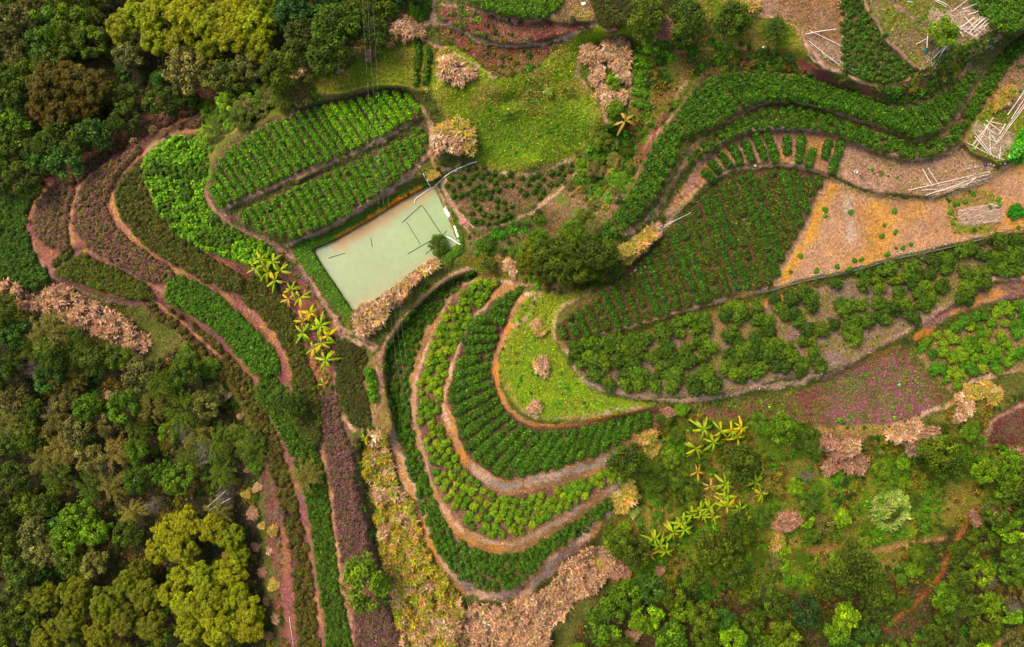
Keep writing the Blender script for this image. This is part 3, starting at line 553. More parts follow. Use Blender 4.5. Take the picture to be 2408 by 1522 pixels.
# massed hedges (below)
def mass(poly, pal, label, name='tea_hedge', cat='hedge', group=None, d=7.5, r=(.42, .68), h=.8, dens=80, size=.2, kind=None, parts=None, up=.5, mt=None, n=6000, bare=None, noise=None, core=.8):
    q = dart(poly, d, n, bare=bare)
    if q[:, 0].mean() < 700:
        for sm_ in SEAMS: q = q[ldist(curve(sm_), q[:, 0], q[:, 1]) > 7.5]
    if noise is not None: q = q[fbm(q[:, 0], q[:, 1], noise[0], 3, 77) > noise[1]]
    p = site(q[:, 0], q[:, 1], h * .5); rr = R.uniform(*r, len(q)); fz = h / rr * R.uniform(.8, 1.1, len(q))
    if callable(pal): idx = pal(q)
    else: idx = None
    if idx is None: pr = lumps(p, rr, fz, dens, size, pal, core=core)
    else:
        pr = []
        for pl, m_ in idx:
            if m_.any(): pr += lumps(p[m_], rr[m_], fz[m_], dens, size, pl, core=core)
    return own(name, pr, mt or M_LF, label, cat, group, kind, loc=(p[:, 0].mean(), p[:, 1].mean(), p[:, 2].min()))
PU2 = TEA_PU + [col('#4a5422')]
for k_, pl, lb in (('L1', PU2, "purple tinged tea hedge curving round the outer left slope"), ('L2', PU2, "broad purple brown tea hedge, middle one of three curved strips"), ('L3', TEA_OL + TEA_PU[:2] + TEA_BL[:2], "dark olive tea hedge beside the bright green creeper bank"),
                   ('L4', TEA_MD + TEA_DK, "round ended green tea hedge between two diverging dirt tracks"), ('L5a', TEA_OL + TEA_PU[:1], "small olive tea hedge between pink track and orange bank"), ('L5', TEA_OL + TEA_PU, "long thin dark tea hedge nearest the lower left wood"),
                   ('L6', TEA_DK + TEA_OL[:2], "long dark green tea hedge right of the thin orange track"), ('L7', TEA_DK + TEA_PU[:3], "dark patchy tea hedge below the banana clump"), ('L8', TEA_PU + TEA_PU + TEA_OL[:1], "dull purple tea hedge above the round bright tree"),
                   ('L9', TEA_PU + TEA_OL[:2], "dull purple tea hedge below the round bright tree"), ('L0', TEA_DK + TEA_OL[:1], "broad dark green tea hedge at the far left edge"), ('L10', TEA_OL + TEA_DK[:1], "olive tea hedge along the ravine edge")):
    if k_ in ('L1', 'L2', 'L8', 'L9'): pl = HP + (HP[:1] + HP[2:3] if k_ in ('L1', 'L2') else [col('#6c4450'), col('#584834'), col('#664c3c')])
    mass(L[k_], pl, lb, mt=M_DR if k_ in ('L1', 'L2', 'L8', 'L9') else None, group="massed tea hedges of the left slope")
mass("1640,152 1720,128 1800,130 1870,158 1860,164 1800,142 1720,142 1650,164", TEA_DK + TEA_OL[:1], "dark dotted tea hedge on red slope above the winding terrace", d=11, r=(.25, .5), h=.6)
mass("1880,168 1950,188 2030,214 2100,226 2170,216 2230,185 2236,195 2175,230 2100,240 2020,226 1950,202 1880,182", TEA_DK + TEA_OL[:1], "patchy tea hedge under the wedge field's curved track", d=11, r=(.25, .5), h=.6)
TAb = band(TAi, TAo); cut = len(TAb) // 2
mass(' '.join(f"{a:.0f},{b:.0f}" for a, b in TAb), TEA_DK + TEA_MD[:1] + TEA_OL[:1], "long hooked dark green tea hedge on the outermost terrace", d=8.5, r=(.38, .62), h=.85, noise=(26, .2))
mass(P5s, TEA_BL, "dark bluish tea hedge in the bed between forking paths", dens=80)
mass(F5s.replace('-300', '-30'), TEA_DK + TEA_BL[:2] + [col('#3c7a20')], "dark tea bushes filling wedge between two bare fields", r=(.32, .5), d=11, h=.6)
mass(F7s, TEA_DK + TEA_BL[2:3], "dark tea bushes in the crescent bed right of pond", r=(.36, .55), d=14, h=.75, noise=(40, .36))
mass("1125,-25 1310,-25 1300,25 1240,40 1200,38 1130,12", TEA_MD + TEA_OL[:2], "mid green tea hedge at top edge beside the thin path", r=(.4, .6))
mass("960,-25 1005,-25 1002,35 985,42 965,10", TEA_MD, "bright green tea hedge at top edge left of the path", r=(.4, .6))
mass("1415,-25 1615,-25 1580,35 1480,55 1415,50", TEA_BL, "blue green tea hedge at top edge among round trees", r=(.42, .65), dens=75)
mass("2300,-20 2425,-25 2415,70 2350,62 2300,20", TEA_MD + TEA_DK, "green tea hedge filling the top right corner", r=(.4, .6), d=11)
mass("2205,130 2290,98 2335,88 2290,138 2215,170", TEA_MD + TEA_OL, "low leafy crop on bank below crossed poles", cat='crop', name='leafy_crop', r=(.25, .5), d=12, h=.5)
mass("2375,372 2386,330 2410,300 2428,300 2414,360 2396,386", [col('#3ca81c'), col('#58b828')], "vivid green leafy vegetable bed at the right edge", 'vegetable_bed', 'vegetable bed', r=(.2, .3), d=6, h=.35)
mass(LG, lambda q: [([col('#5a9414'), col('#4a8212'), col('#6ca020')], fbm(q[:, 0], q[:, 1], 40, 3, 5) > .42), ([col('#345c14'), col('#486a1c')], fbm(q[:, 0], q[:, 1], 40, 3, 5) <= .42)],
     "bright green creeper spreading over the bank left of the tea field", 'creeper_bank', 'creeper', r=(.3, .75), d=10, h=.8, kind='stuff', size=.32, dens=40)
# ------------------------------------------------------------------ shared bush and tree shapes
def neutral(n=3): return [np.array((1, 1, 1.)) * .8, np.array((1.15, 1.1, .8)) * .95, np.array((.8, .9, .9)) * .9][:n]
def shape_mesh(name, c, r, fz, dens, size, mt=None, pal=None, **k_):
    pr = lumps(c, r, fz, dens, size, neutral() if pal is None else pal, corecol=np.array((.5, .4, .28)), **k_); return build(name, pr, mt or M_LF)
def jit(c, s=.12): return tuple(np.clip(np.array(c) * np.exp(R.normal(0, s)) * np.exp(R.normal(0, .05, 3)), .002, .9))
TB_M = []
for i in range(8):
    k = 7; a = R.uniform(0, 6.3, k); rr = R.uniform(.1, .34, k); c = np.c_[np.cos(a) * rr, np.sin(a) * rr, R.uniform(.12, .3, k)]; c[0] = (0, 0, .22)
    TB_M.append(shape_mesh('tea_bush', c, R.uniform(.26, .36, k), 1.15, 75, .2, var=.42))
CT_M = []
for i in range(10):
    k = 13; a = R.uniform(0, 6.3, k); rr = np.sqrt(R.uniform(0, 1, k)) * .62; c = np.c_[np.cos(a) * rr, np.sin(a) * rr, .35 + .6 * (1 - (rr / .8) ** 2) * R.uniform(.6, 1, k)]
    CT_M.append(shape_mesh('citrus_bush', c, R.uniform(.26, .5, k), 1.0, 52, .27, flat=.3, var=.5, core=.62))
def plant(mesh, name, u, v, h, sx, colr, label=None, cat=None, group=None, sz=None):
    p = site(u, v, h); o = obj(name, mesh, None, p, jit(colr)); o.rotation_euler = (0, 0, R.uniform(0, 6.28)); s = sx * R.uniform(.9, 1.1)
    o.scale = (s * R.uniform(.9, 1.1), s, (sz or sx)); return tag(o, label, cat, group)
# bushes of the light green terrace: counted along it
A = along(pts(TBi), 600); Bq = along(pts(TBo), 600); bush = []; mg = -1
nb = 45
for i in range(nb):
    k_ = (i + .5) / nb * 599; pa, pb = A[int(k_)], Bq[int(k_)]; L_ = np.hypot(*(pb - pa)); m_ = max(2, int(round((L_ - 8) / 19)))
    for j in range(m_):
        if R.random() < .07: continue
        q = pa + (pb - pa) * ((j + .5) / m_ * .9 + .05) + R.normal(0, 1.6, 2)
        o = plant(TB_M[R.integers(8)], 'tea_bush', q[0], q[1], .5, 1.36 * R.uniform(.85, 1.12), col(['#6c9a24', '#5c8c20', '#7aa028'][R.integers(3)]) * (1, 1, 1.), None, 'tea bush', 'tea bushes of the light green terrace')
        o['label'] = f"round light green tea bush, {ordw(j + 1)} outwards in {ordw(i + 1)} row of light green terrace"
print('bushes')
OX, OY = 1194, 501
c3 = "470,920 450,990 500,1040 560,880 610,930 560,980 600,1030 650,990 680,1040 640,880 700,930 720,870 760,850 790,920 770,1010 740,1020 840,880 890,860 880,970 900,920 950,860 990,990 1060,940 1110,930 1040,790 1060,850 1130,790 1170,760 1180,820 1250,730 1310,720 1300,790 1350,740 1380,770 1140,1000 1170,1050 1210,980 1230,930 1240,1030 1290,1010 1300,900 1350,980 1380,920 1420,930 1340,870 580,1110 620,1130 680,1150 700,1190 800,1110 820,1180 870,1100 860,1040 920,1120 890,1160 1000,1150 1020,1190 1050,1060 1090,1070 1090,1110 1140,1140 1160,1100 1120,1190 1270,1160 1300,1190 1350,1070 1330,1120 1380,1110 1370,1180 1420,1170 1400,1200 1500,1080 1520,1040 1560,1110 1600,1130 1500,700 1530,650 1580,640 1620,690 1590,720 1540,820 1510,850 1600,880 1640,920 1600,960 1650,990 1690,960 1680,1040 1640,1080 1700,1100 1740,1060 1700,880 1740,830 1770,890 1770,760 1720,740 1560,1000 1530,970 1700,650 1760,980"
c4 = "40,740 90,600 120,660 160,680 200,600 215,570 220,700 250,740 290,550 330,590 340,640 300,790 360,800 420,800 490,770 510,490 40,830 60,890 100,930 30,980 130,970 190,950 210,990 280,1040 170,1050 90,1050 250,1080 280,880 340,880 360,960 380,1010 400,1060 540,620 570,670 600,640 620,730 590,780 600,840 640,800 640,860 710,740 740,730 680,630 700,490 700,430 820,400 800,450 880,380 900,460 950,450 1010,380 1050,360 1000,430 1060,430 1040,480 810,520 940,550 980,620 800,610 850,640 900,670 920,620 820,720 860,730 1000,690 1040,710 1080,550 1120,510 1150,560 1160,610 1100,610 1130,640 1150,410 1180,350 1230,500 1260,300 1290,340 1270,380 1320,300 1380,250 1430,240 1400,400 1430,440 1480,420 1480,470 1400,520 1430,540 1370,580 1400,600 1530,500 1500,290 1550,300 1580,330 1620,290 1660,320 1560,400 1640,390 1700,400 1620,190 1720,180 1760,200 1740,250 1790,260 1730,310 1770,340 1760,390 1790,170"
o2 = "1110,900 1100,940 1150,890 1170,970 1210,840 1260,900 1250,950 1290,830 1320,870 1340,790 1400,740 1420,770 1480,710 1500,780 1540,700 1560,820 1510,830 1590,760 1620,680 1650,640 1690,650 1720,700 1760,640 1790,700 1740,770 1780,760 1680,760 1400,900 1450,870 1480,920 1430,940 1520,880 1540,930 1590,920 1620,960 1660,870 1690,910 1720,960 1750,990 1790,960 1330,970 1370,950 1380,990 1310,1000 1470,990 1520,1010 1560,1000 1430,1050 1460,1090 1390,1060 1340,1080 1360,1120 1300,1110 1270,1150 1340,1190 1210,1060 1190,1080 1250,1080 1520,1070 1620,1080 1600,1040 1690,1030 1660,1020 1760,830 1640,840"
CG = G_([col('#3a6a16'), col('#305c14'), col('#44781c')]); its = []
for s_, ox in ((c3, 1194), (c4, 1792)):
    for x, y in pts(s_):
        uu, vv = ox + .3417 * x, 501 + .3417 * y
        its.append((plant(CT_M[R.integers(10)], 'citrus_bush', uu, vv, .8, 1.22 * R.uniform(.82, 1.15), CG[R.integers(3)], 'x', 'fruit bush', 'dark fruit bushes of the long orchard'), uu, vv))
place_labels(its, "dark green fruit bush", "long orchard below water channel", 38)
its = []
for x, y in pts(o2):
    uu, vv = 1792 + .3417 * x, 501 + .3417 * y
    its.append((plant(CT_M[R.integers(10)], 'citrus_bush', uu, vv, .7, .92 * R.uniform(.8, 1.15), G_([col('#4a8c18'), col('#3c7c14'), col('#5a9820')])[R.integers(3)], 'x', 'fruit bush', 'light fruit bushes of the right hand plot'), uu, vv))
place_labels(its, "light green fruit bush", "small plot at the right edge", 34)
# small plants dotted on the orange field
its = []
for uu, vv in pts("1883,601 1942,493 1860,640 1922,637 2010,614 2026,610 2080,529 2106,546 2075,555 2087,597 2107,584 2123,583 2143,574 1969,627 1998,632 2003,499 2104,497 1941,508 2350,470 2270,475 2250,480 2236,500 2330,487 2290,455 2396,535 2240,525") + 0:
    its.append((plant(TB_M[R.integers(8)], 'weed_clump', uu, vv, .2, R.uniform(.45, .95), col('#4c8a1c'), 'x', 'weed', 'weeds on the bare orange field', sz=.5), uu, vv))
place_labels(its, "small green weed clump", "bare orange field", 30)
its = []
for uu, vv in pts("2380,495 2392,488 2402,500 2388,505"):
    its.append((plant(CT_M[R.integers(10)], 'leafy_shrub', uu, vv, .6, .8, col('#3c8a18'), 'x', 'shrub', 'shrubs at right end of orange field'), uu, vv))
place_labels(its, "bright leafy shrub", "orange field's right end", 60)
# ------------------------------------------------------------------ trees
def branch_mesh(h, r, n=6, K=col('#6a5a44')):
    pr = tube([(0, 0, -.4), (.05, .03, h * .35), (-.04, .06, h * .75), (0, 0, h * .96)], [r * .09, r * .065, r * .04, r * .02], K, 7)
    for i in range(n):
        a = i * 6.283 / n + R.uniform(-.4, .4); z0 = h * R.uniform(.35, .7); L_ = r * R.uniform(.5, .8)
        pr += tube([(0, 0, z0), (math.cos(a) * L_ * .5, math.sin(a) * L_ * .5, z0 + h * .1), (math.cos(a) * L_, math.sin(a) * L_, z0 + h * .2)], [r * .035, r * .02, r * .01], K, 5)
    return build('trunk', pr, M_BK)
def fib(k, lo=.05):
    i = np.arange(k) + .5; z = 1 - i / k * (1 - lo); a = 2.39996 * i; s_ = np.sqrt(1 - z * z); return np.c_[np.cos(a) * s_, np.sin(a) * s_, z]
CR = {}
def crowns(kind, n, fn): CR[kind] = [fn() for _ in range(n)]
def c_lobed():        # dense cauliflower-like crown, r 3, foliage from 3 to 7 m
    k = 30; d = fib(k) + R.normal(0, .13, (k, 3)); rr = R.uniform(.78, 1.05, k)[:, None]; c = d * (2.35, 2.35, 2.1) * rr + (0, 0, 4.1)
    sub = []; sr = []
    for q in c:
        m_ = 9; e = nrm(R.normal(size=(m_, 3))) * .5; e[:, 2] = abs(e[:, 2]) * .7; sub.append(q + e); sr.append(R.uniform(.26, .42, m_))
    pr = lumps(np.vstack(sub), np.concatenate(sr), 1.0, 62, .19, neutral(), corecol=np.array((.4, .32, .2)), var=.45, perlump=.2, flat=.25, core=.7)
    return build('crown', pr, M_LF)
def c_loose(k=52, rad=3.0, sp=.55, size=.32, dens=28, h0=3.6):
    def f():
        d = nrm(R.normal(size=(k, 3))); d[:, 2] = abs(d[:, 2]); rr = R.uniform(.35, 1, k)[:, None] ** .5; c = d * rr * (rad * .88, rad * .88, rad * .75) + (0, 0, h0); c[:, 2] += R.normal(0, .35, k)
        pr = lumps(c, R.uniform(.25, .85, k) * rad / 3, .85, dens, size, neutral(), corecol=np.array((.4, .34, .24)), core=.5, var=.5, perlump=.28, flat=.2)
        return build('crown', pr, M_LF)
    return f
def c_feather():      # arching plumes of narrow leaves
    k = 34; pr = []; K0 = neutral()
    for i in range(k):
        a = R.uniform(0, 6.28); rr = R.uniform(.3, 2.6); b0 = np.array((math.cos(a) * rr * .5, math.sin(a) * rr * .5, R.uniform(3.6, 4.8))); tip = np.array((math.cos(a) * (rr + 1.1), math.sin(a) * (rr + 1.1), b0[2] - R.uniform(.3, 1.4)))
        m_ = 110; t = R.random(m_)[:, None]; p = b0 + (tip - b0) * t + np.c_[np.zeros((m_, 2)), np.sin(t[:, 0] * 3.1) * .5] + R.normal(0, .17, (m_, 3))
        pr.append(cards(p, nrm(R.normal(0, .5, (m_, 3)) + (0, 0, .8)), R.uniform(.25, .5, m_), .2, leafcol(m_, K0, R, .4)))
    return build('crown', pr, M_LF)
crowns('lobed', 4, c_lobed); crowns('loose', 6, c_loose()); crowns('fine', 4, c_loose(64, 2.6, size=.24, dens=46)); crowns('feather', 4, c_feather)
TRK = [branch_mesh(5.2, 3.0) for _ in range(3)]
def c_bare():
    pr = []; K = col('#94867c')
    for i in range(46):
        a = R.uniform(0, 6.28); el = R.uniform(.2, 1.4); L_ = R.uniform(1.2, 2.6); d = np.array((math.cos(a) * math.cos(el), math.sin(a) * math.cos(el), math.sin(el))); b0 = np.array((0, 0, R.uniform(1.6, 3.2))) + d * .4
        m_ = b0 + d * L_ * .6 + R.normal(0, .15, 3); e = b0 + d * L_ + R.normal(0, .35, 3); pr += tube([b0, m_, e], [.03, .02, .01], K, 3)
        for _ in range(3): pr += tube([m_, (m_ + e) / 2 + R.normal(0, .25, 3), e + R.normal(0, .6, 3)], [.015, .012, .006], K, 3)
    return build('crown', pr, M_BK)
CR['bare'] = [c_bare() for _ in range(2)]
def tree(u, v, r, kind, colr, label='x', group=None, name='broadleaf_tree', cat='tree', h=1.0):
    base = {'lobed': 3.2, 'loose': 3.0, 'fine': 2.6, 'feather': 3.0, 'bare': 2.2}[kind]; s = r / base * 1.1
    p = site(u, v, 4.6 * s * h); rt = empty(name, p, label, cat, group); rt.rotation_euler = (0, 0, R.uniform(0, 6.28))
    c = obj('crown', CR[kind][R.integers(len(CR[kind]))], rt, (0, 0, 0), jit(colr, .13)); c.scale = (s * R.uniform(.92, 1.1), s, s * h)
    t = obj('trunk', TRK[R.integers(3)], rt); t.scale = (s, s, s * h); return rt
YG = col('#86a01c'); YG2 = col('#6c8220'); OLV = col('#527024'); BRN = col('#5a5a2c'); DKG = col('#46621e'); TEAL = col('#3e6e40'); TAN = col('#74805c'); GRN = col('#4a7e1c'); BGR = col('#5e9e22'); BLG = col('#325836'); MIX = col('#66745a')
TEAL, GRN, BGR = TEAL * (1.3, 1, .8), GRN * (1.4, 1, .8), BGR * (1.45, .95, .8)
LOOK = {id(YG): "yellow green domed", id(YG2): "dull yellow domed", id(OLV): "olive", id(BRN): "brown leaved", id(DKG): "dark green", id(TEAL): "blue tinged green", id(TAN): "tan leaved feathery", id(GRN): "mid green", id(BGR): "bright green", id(BLG): "blackish green", id(MIX): "dull mixed green"}
def wood(hand, poly, dmin, choose, place, group, band_=90):
    its = []; occ = []
    for u, v, r, kind, cc in hand:
        its.append((tree(u, v, r / S, kind, cc, 'x', group), u, v)); its[-1][0]['_l'] = LOOK[id(cc)]; occ.append((u, v, r))
    for u, v in dart(poly, dmin, 5000):
        if any((u - a) ** 2 + (v - b) ** 2 < ((r + dmin * .5) * .8) ** 2 for a, b, r in occ): continue
        if not (-60 < u < 2470 and -60 < v < 1585): continue
        kind, cc, r = choose(u, v); its.append((tree(u, v, r * R.uniform(.8, 1.2) / S, kind, cc, 'x', group), u, v)); its[-1][0]['_l'] = LOOK[id(cc)]
    place_labels(its, lambda o: f"{o['_l']} tree", place, band_)
    for o, _, _ in its: del o['_l']
def pick(*a):
    w_ = np.array([x[0] for x in a]); i = R.choice(len(a), p=w_ / w_.sum()); return a[i][1:]
hand = [(x, y, r, 'lobed', YG) for x, y, r in ((285, 70, 36), (318, 35, 36), (372, 28, 44), (372, 92, 40), (438, 40, 46), (425, 100, 42), (500, 62, 48), (488, 8, 42), (560, 30, 46), (556, 88, 44), (606, 62, 44), (632, 16, 40), (614, 116, 34), (500, 118, 32))]
hand += [(x, y, r, 'lobed', BRN) for x, y, r in ((115, 205, 50), (172, 190, 46), (228, 205, 44), (205, 255, 46), (150, 258, 44), (100, 262, 34))]
hand += [(720, 85, 44, 'loose', DKG), (690, 30, 46, 'loose', BLG), (790, 60, 50, 'fine', DKG), (850, 35, 46, 'fine', DKG), (700, 130, 40, 'fine', DKG), (800, 110, 36, 'fine', DKG), (880, 75, 34, 'fine', DKG), (905, 20, 34, 'loose', OLV), (770, 10, 40, 'loose', BLG), (300, 130, 30, 'bare', TAN)]
hand[-1] = (300, 130, 34, 'loose', MIX)
def ch1(u, v):
    if v < 130 and 100 < u < 260: return pick((2, 'loose', OLV, 42), (1, 'loose', GRN, 36), (1, 'feather', OLV, 40))
    if u > 600: return pick((1, 'fine', DKG, 36), (1, 'loose', BLG, 38))
    if v > 230 and u < 200: return pick((2, 'loose', DKG, 42), (1, 'loose', TEAL, 38), (1, 'loose', BLG, 38), (1, 'loose', GRN, 30))
    if v > 180: return pick((2, 'loose', DKG, 36), (1, 'loose', TEAL, 34), (1, 'loose', MIX, 34))
    return pick((2, 'loose', MIX, 42), (2, 'loose', OLV, 40), (1, 'loose', GRN, 36), (1, 'feather', TAN, 34), (1, 'loose', TEAL, 38))
wood(hand, "-60,-60 900,-60 900,60 850,110 720,165 600,190 500,215 400,235 330,265 250,310 180,350 120,395 60,425 -60,440", 46, ch1, "upper left wood", "trees of the upper left wood")
hand = [(x, y, r, 'lobed', YG) for x, y, r in ((395, 1250, 34), (440, 1225, 36), (500, 1240, 38), (375, 1290, 34), (430, 1290, 40), (545, 1260, 34), (480, 1350, 40), (545, 1345, 40), (430, 1350, 34), (500, 1410, 48), (440, 1420, 42), (560, 1400, 36), (400, 1395, 34), (590, 1435, 36), (520, 1470, 44), (455, 1480, 42), (590, 1480, 34))]
hand += [(x, y, r, 'lobed', YG2) for x, y, r in ((345, 1400, 42), (300, 1370, 38), (250, 1420, 44), (300, 1455, 44), (365, 1470, 44), (240, 1490, 44), (170, 1460, 42), (110, 1400, 40), (180, 1390, 40), (120, 1490, 42), (330, 1340, 30), (560, 1300, 32))]
hand += [(180, 1215, 42, 'loose', BGR), (220, 1250, 40, 'loose', BGR), (150, 1270, 38, 'loose', BGR), (135, 1240, 30, 'loose', TEAL), (320, 1130, 40, 'loose', GRN), (420, 1130, 42, 'loose', BGR), (370, 1110, 34, 'loose', GRN), (290, 960, 40, 'loose', GRN), (220, 855, 36, 'fine', DKG), (270, 840, 34, 'fine', OLV), (515, 1200, 30, 'feather', TAN)]
def ch2(u, v):
    if v > 1330: return pick((2, 'loose', OLV, 40), (2, 'loose', DKG, 38), (1, 'lobed', YG2, 40))
    if 120 < u < 600 and 880 < v < 1180: return pick((5, 'feather', TAN, 38), (3, 'feather', OLV, 38), (2, 'loose', MIX, 36), (1, 'loose', GRN, 32))
    if 780 < v < 960: return pick((2, 'fine', DKG, 34), (2, 'loose', MIX, 36), (1, 'loose', TEAL, 34), (1, 'feather', OLV, 36))
    return pick((2, 'loose', MIX, 40), (2, 'loose', DKG, 38), (1, 'feather', TAN, 38), (1, 'loose', OLV, 38))
wood(hand, "-60,770 60,755 130,795 210,820 280,860 350,870 420,850 440,885 490,960 515,1040 530,1150 550,1250 580,1400 610,1470 620,1590 -60,1590", 50, ch2, "lower left wood", "trees of the lower left wood")
hand = [(1680, 1290, 46, 'fine', OLV), (1740, 1250, 38, 'fine', DKG), (1640, 1350, 40, 'fine', OLV), (1720, 1340, 40, 'fine', DKG), (2010, 1330, 50, 'fine', DKG), (1965, 1370, 40, 'fine', DKG), (2060, 1380, 40, 'fine', DKG), (1490, 1300, 40, 'fine', DKG), (1450, 1270, 34, 'fine', OLV),
        (1470, 1400, 40, 'loose', GRN), (1430, 1460, 44, 'loose', GRN), (1520, 1450, 42, 'loose', BGR), (1580, 1500, 42, 'loose', GRN), (1990, 1450, 36, 'loose', BGR), (1970, 1490, 34, 'loose', BGR), (2215, 1400, 30, 'loose', GRN), (1760, 1390, 32, 'loose', OLV), (1820, 1420, 36, 'loose', DKG), (1900, 1440, 38, 'loose', BLG), (1740, 1090, 46, 'fine', DKG), (2230, 1090, 40, 'fine', DKG), (1840, 1010, 36, 'fine', GRN)]
def ch3(u, v):
    return pick((4, 'loose', GRN, 34), (1.5, 'loose', DKG, 34), (2, 'loose', OLV, 34), (1, 'loose', BGR, 28), (1, 'loose', MIX, 32), (2, 'fine', DKG, 34), (1, 'loose', TEAL, 32))
wood(hand, "1340,1590 1400,1490 1420,1400 1480,1360 1560,1390 1700,1370 1800,1380 1900,1400 2000,1410 2060,1450 2040,1590", 46, ch3, "lower right wood", "trees of the lower right wood")
wood([], "2130,1590 2180,1480 2240,1340 2290,1260 2340,1180 2470,1150 2470,1590", 48, ch3, "lower right corner wood", "trees of the lower right corner")
wood([], "2200,1060 2290,1060 2330,1100 2470,1070 2470,1140 2330,1150", 50, ch3, "slope right of green reeds", "trees of the slope by the green reeds")
def ch4(u, v): return pick((1.5, 'fine', DKG, 28), (1.5, 'fine', OLV, 26), (4, 'loose', GRN, 25), (2, 'loose', BGR, 22), (1, 'loose', MIX, 24), (1, 'feather', OLV, 26))
def shrubs(poly, d, keep, place, group, sz=1.0):
    its = []
    for u, v in dart(poly, d, 2500):
        if fbm(np.array([u]), np.array([v]), 60, 2, 91)[0] > keep - .02 or any((u - a) ** 2 + (v - b) ** 2 < 28 ** 2 for a, b in BAN): continue
        if uvz(B, np.array([u]), np.array([v]))[0] > .45: continue
        kd, cc, r = ch4(u, v); r *= sz; its.append((tree(u, v, r * R.uniform(.6, 1.25) / S, kd, cc, 'x', group, 'wild_shrub', 'shrub', h=.5), u, v)); its[-1][0]['_l'] = LOOK[id(cc)]
    place_labels(its, lambda o: f"{o['_l']} shrub", place, 60)
    for o, _, _ in its: del o['_l']
g1 = "612,611,y 641,616,g 629,639,y 659,637,y 685,681,y 707,699,y 728,736,y 746,774,g 712,784,g 756,807,y 738,819,y 766,847,g 679,703,w 712,756,w 600,632,g 648,660,y 770,790,y 755,765,g"
g2 = "1654,1009,g 1677,1040,g 1637,1054,y 1695,1014,y 1720,1016,y 1746,1008,y 1735,1030,y 1705,1138,g 1713,1166,g 1776,1133,g 1791,1161,y 1741,1199,g 1753,1237,g 1758,1262,g 1647,1199,g 1627,1211,g 1680,1216,g 1604,1229,g 1654,1213,g 1584,1254,g 1538,1269,g 1566,1297,g 1551,1282,g 1528,1305,w 1710,1191,y 1670,1145,w 1640,1110,w 1610,1245,g 1700,1178,g 1668,1195,g"
BAN = [tuple(map(float, q.split(',')[:2])) for q in (g1 + ' ' + g2).split()]
shrubs("1560,970 1700,975 1900,1015 1930,1080 2060,1110 2120,1060 2200,1180 2100,1270 1900,1260 1800,1330 1640,1280 1500,1330 1450,1240 1520,1120", 34, .54, "slope round the bananas", "shrubs on the slope by the bananas")
shrubs("1780,1310 2100,1300 2200,1290 2150,1400 2060,1430 1900,1390", 36, .5, "slope below the thin track", "shrubs below the thin track")
shrubs("2300,980 2420,1050 2460,1180 2330,1180 2200,1200 2130,1130 2260,1060", 36, .4, "slope right of reeds", "shrubs right of the reeds")
shrubs(W1s, 27, .47, "narrow valley above the grove", "shrubs of the narrow valley", .72)
shrubs("440,250 540,228 700,185 850,128 840,158 740,212 640,245 540,300 490,335 470,320", 27, .7, "bank above upper tea field", "shrubs above the upper tea field")
shrubs("1530,110 1640,100 1740,120 1700,150 1560,160", 28, .6, "slope below dark round trees", "shrubs below the round trees")
shrubs("420,830 540,900 600,1000 625,1100 600,1110 560,1020 500,920", 30, .6, "bank beside lower left hedges", "shrubs beside the left hedges")
hand = [(1248, 590, 26, 'lobed', YG2), (1238, 620, 24, 'lobed', YG2), (1262, 560, 24, 'lobed', GRN), (1290, 600, 36, 'fine', DKG), (1330, 575, 38, 'fine', DKG), (1375, 590, 38, 'fine', DKG), (1320, 630, 36, 'fine', DKG), (1370, 630, 34, 'fine', DKG), (1415, 600, 34, 'fine', DKG), (1420, 635, 26, 'fine', DKG), (1275, 640, 28, 'fine', DKG), (1355, 545, 28, 'loose', GRN)]
wood(hand, "0,0 1,0 0,1", 46, ch3, "grove at the valley mouth", "trees of the valley grove", 30)
for u, v, r, kd, cc, lb in ((1508, 62, 40, 'fine', DKG, "dark round tree between grassy knoll and blue green tea"), (1616, 45, 40, 'fine', DKG, "dark round tree right of pink dry reeds at top"), (1722, 42, 40, 'fine', DKG, "dark round tree beside the bare field at top"), (1822, 68, 25, 'fine', DKG, "small dark round tree enclosed by a curved track"),
                         (1478, 1082, 46, 'fine', DKG, "dark tree at the right end of the knoll terrace"), (850, 1376, 60, 'loose', BGR, "large round bright green tree over purple tea hedges"), (908, 1372, 20, 'loose', BGR, "small bright green tree touching the large round one"), (2222, 76, 30, 'fine', BGR, "bright round tree beside the crossed poles"),
                         (672, 950, 38, 'fine', DKG, "dark round tree standing in the left tea hedges"), (718, 1125, 38, 'feather', TAN, "grey green tree straggling over left tea hedges"), (1031, 578, 26, 'fine', DKG, "dark shrubby tree overhanging the pond's right corner"), (1151, 622, 14, 'fine', DKG, "small dark round tree on dirt left of the grove"),
                         (1600, 85, 22, 'loose', GRN, "small green tree below two dark round trees"), (1535, 105, 22, 'loose', GRN, "small green tree at foot of leftmost dark round tree"), (1440, 195, 18, 'loose', BGR, "vivid green tree among pink reeds, upper one"), (1445, 255, 19, 'loose', BGR, "vivid green tree among pink reeds, lower one"),
                         (1857, 133, 11, 'fine', BLG, "tiny blackish tree beside curved track at top"), (1450, 235, 10, 'fine', GRN, "tiny green tree between two vivid green ones")):
    tree(u, v, r / S, kd, cc, lb, h=.62 if r < 30 else .85)
its = [(tree(u, v, r / S, 'bare', TAN, 'x', 'bare trees', name='bare_tree'), u, v) for u, v, r in ((478, 1065, 34), (290, 135, 26), (560, 150, 24), (2330, 1370, 24), (1795, 1400, 20), (75, 870, 24), (655, 1210, 14), (250, 1100, 26), (430, 1010, 28), (360, 1190, 24), (60, 1320, 26), (520, 1170, 22), (120, 960, 22), (60, 60, 24), (420, 180, 24), (40, 200, 20), (2260, 1440, 22), (2390, 1430, 24), (2150, 1060, 18), (1900, 1120, 16))]
place_labels(its, "leafless grey tree", "whole picture", 250)
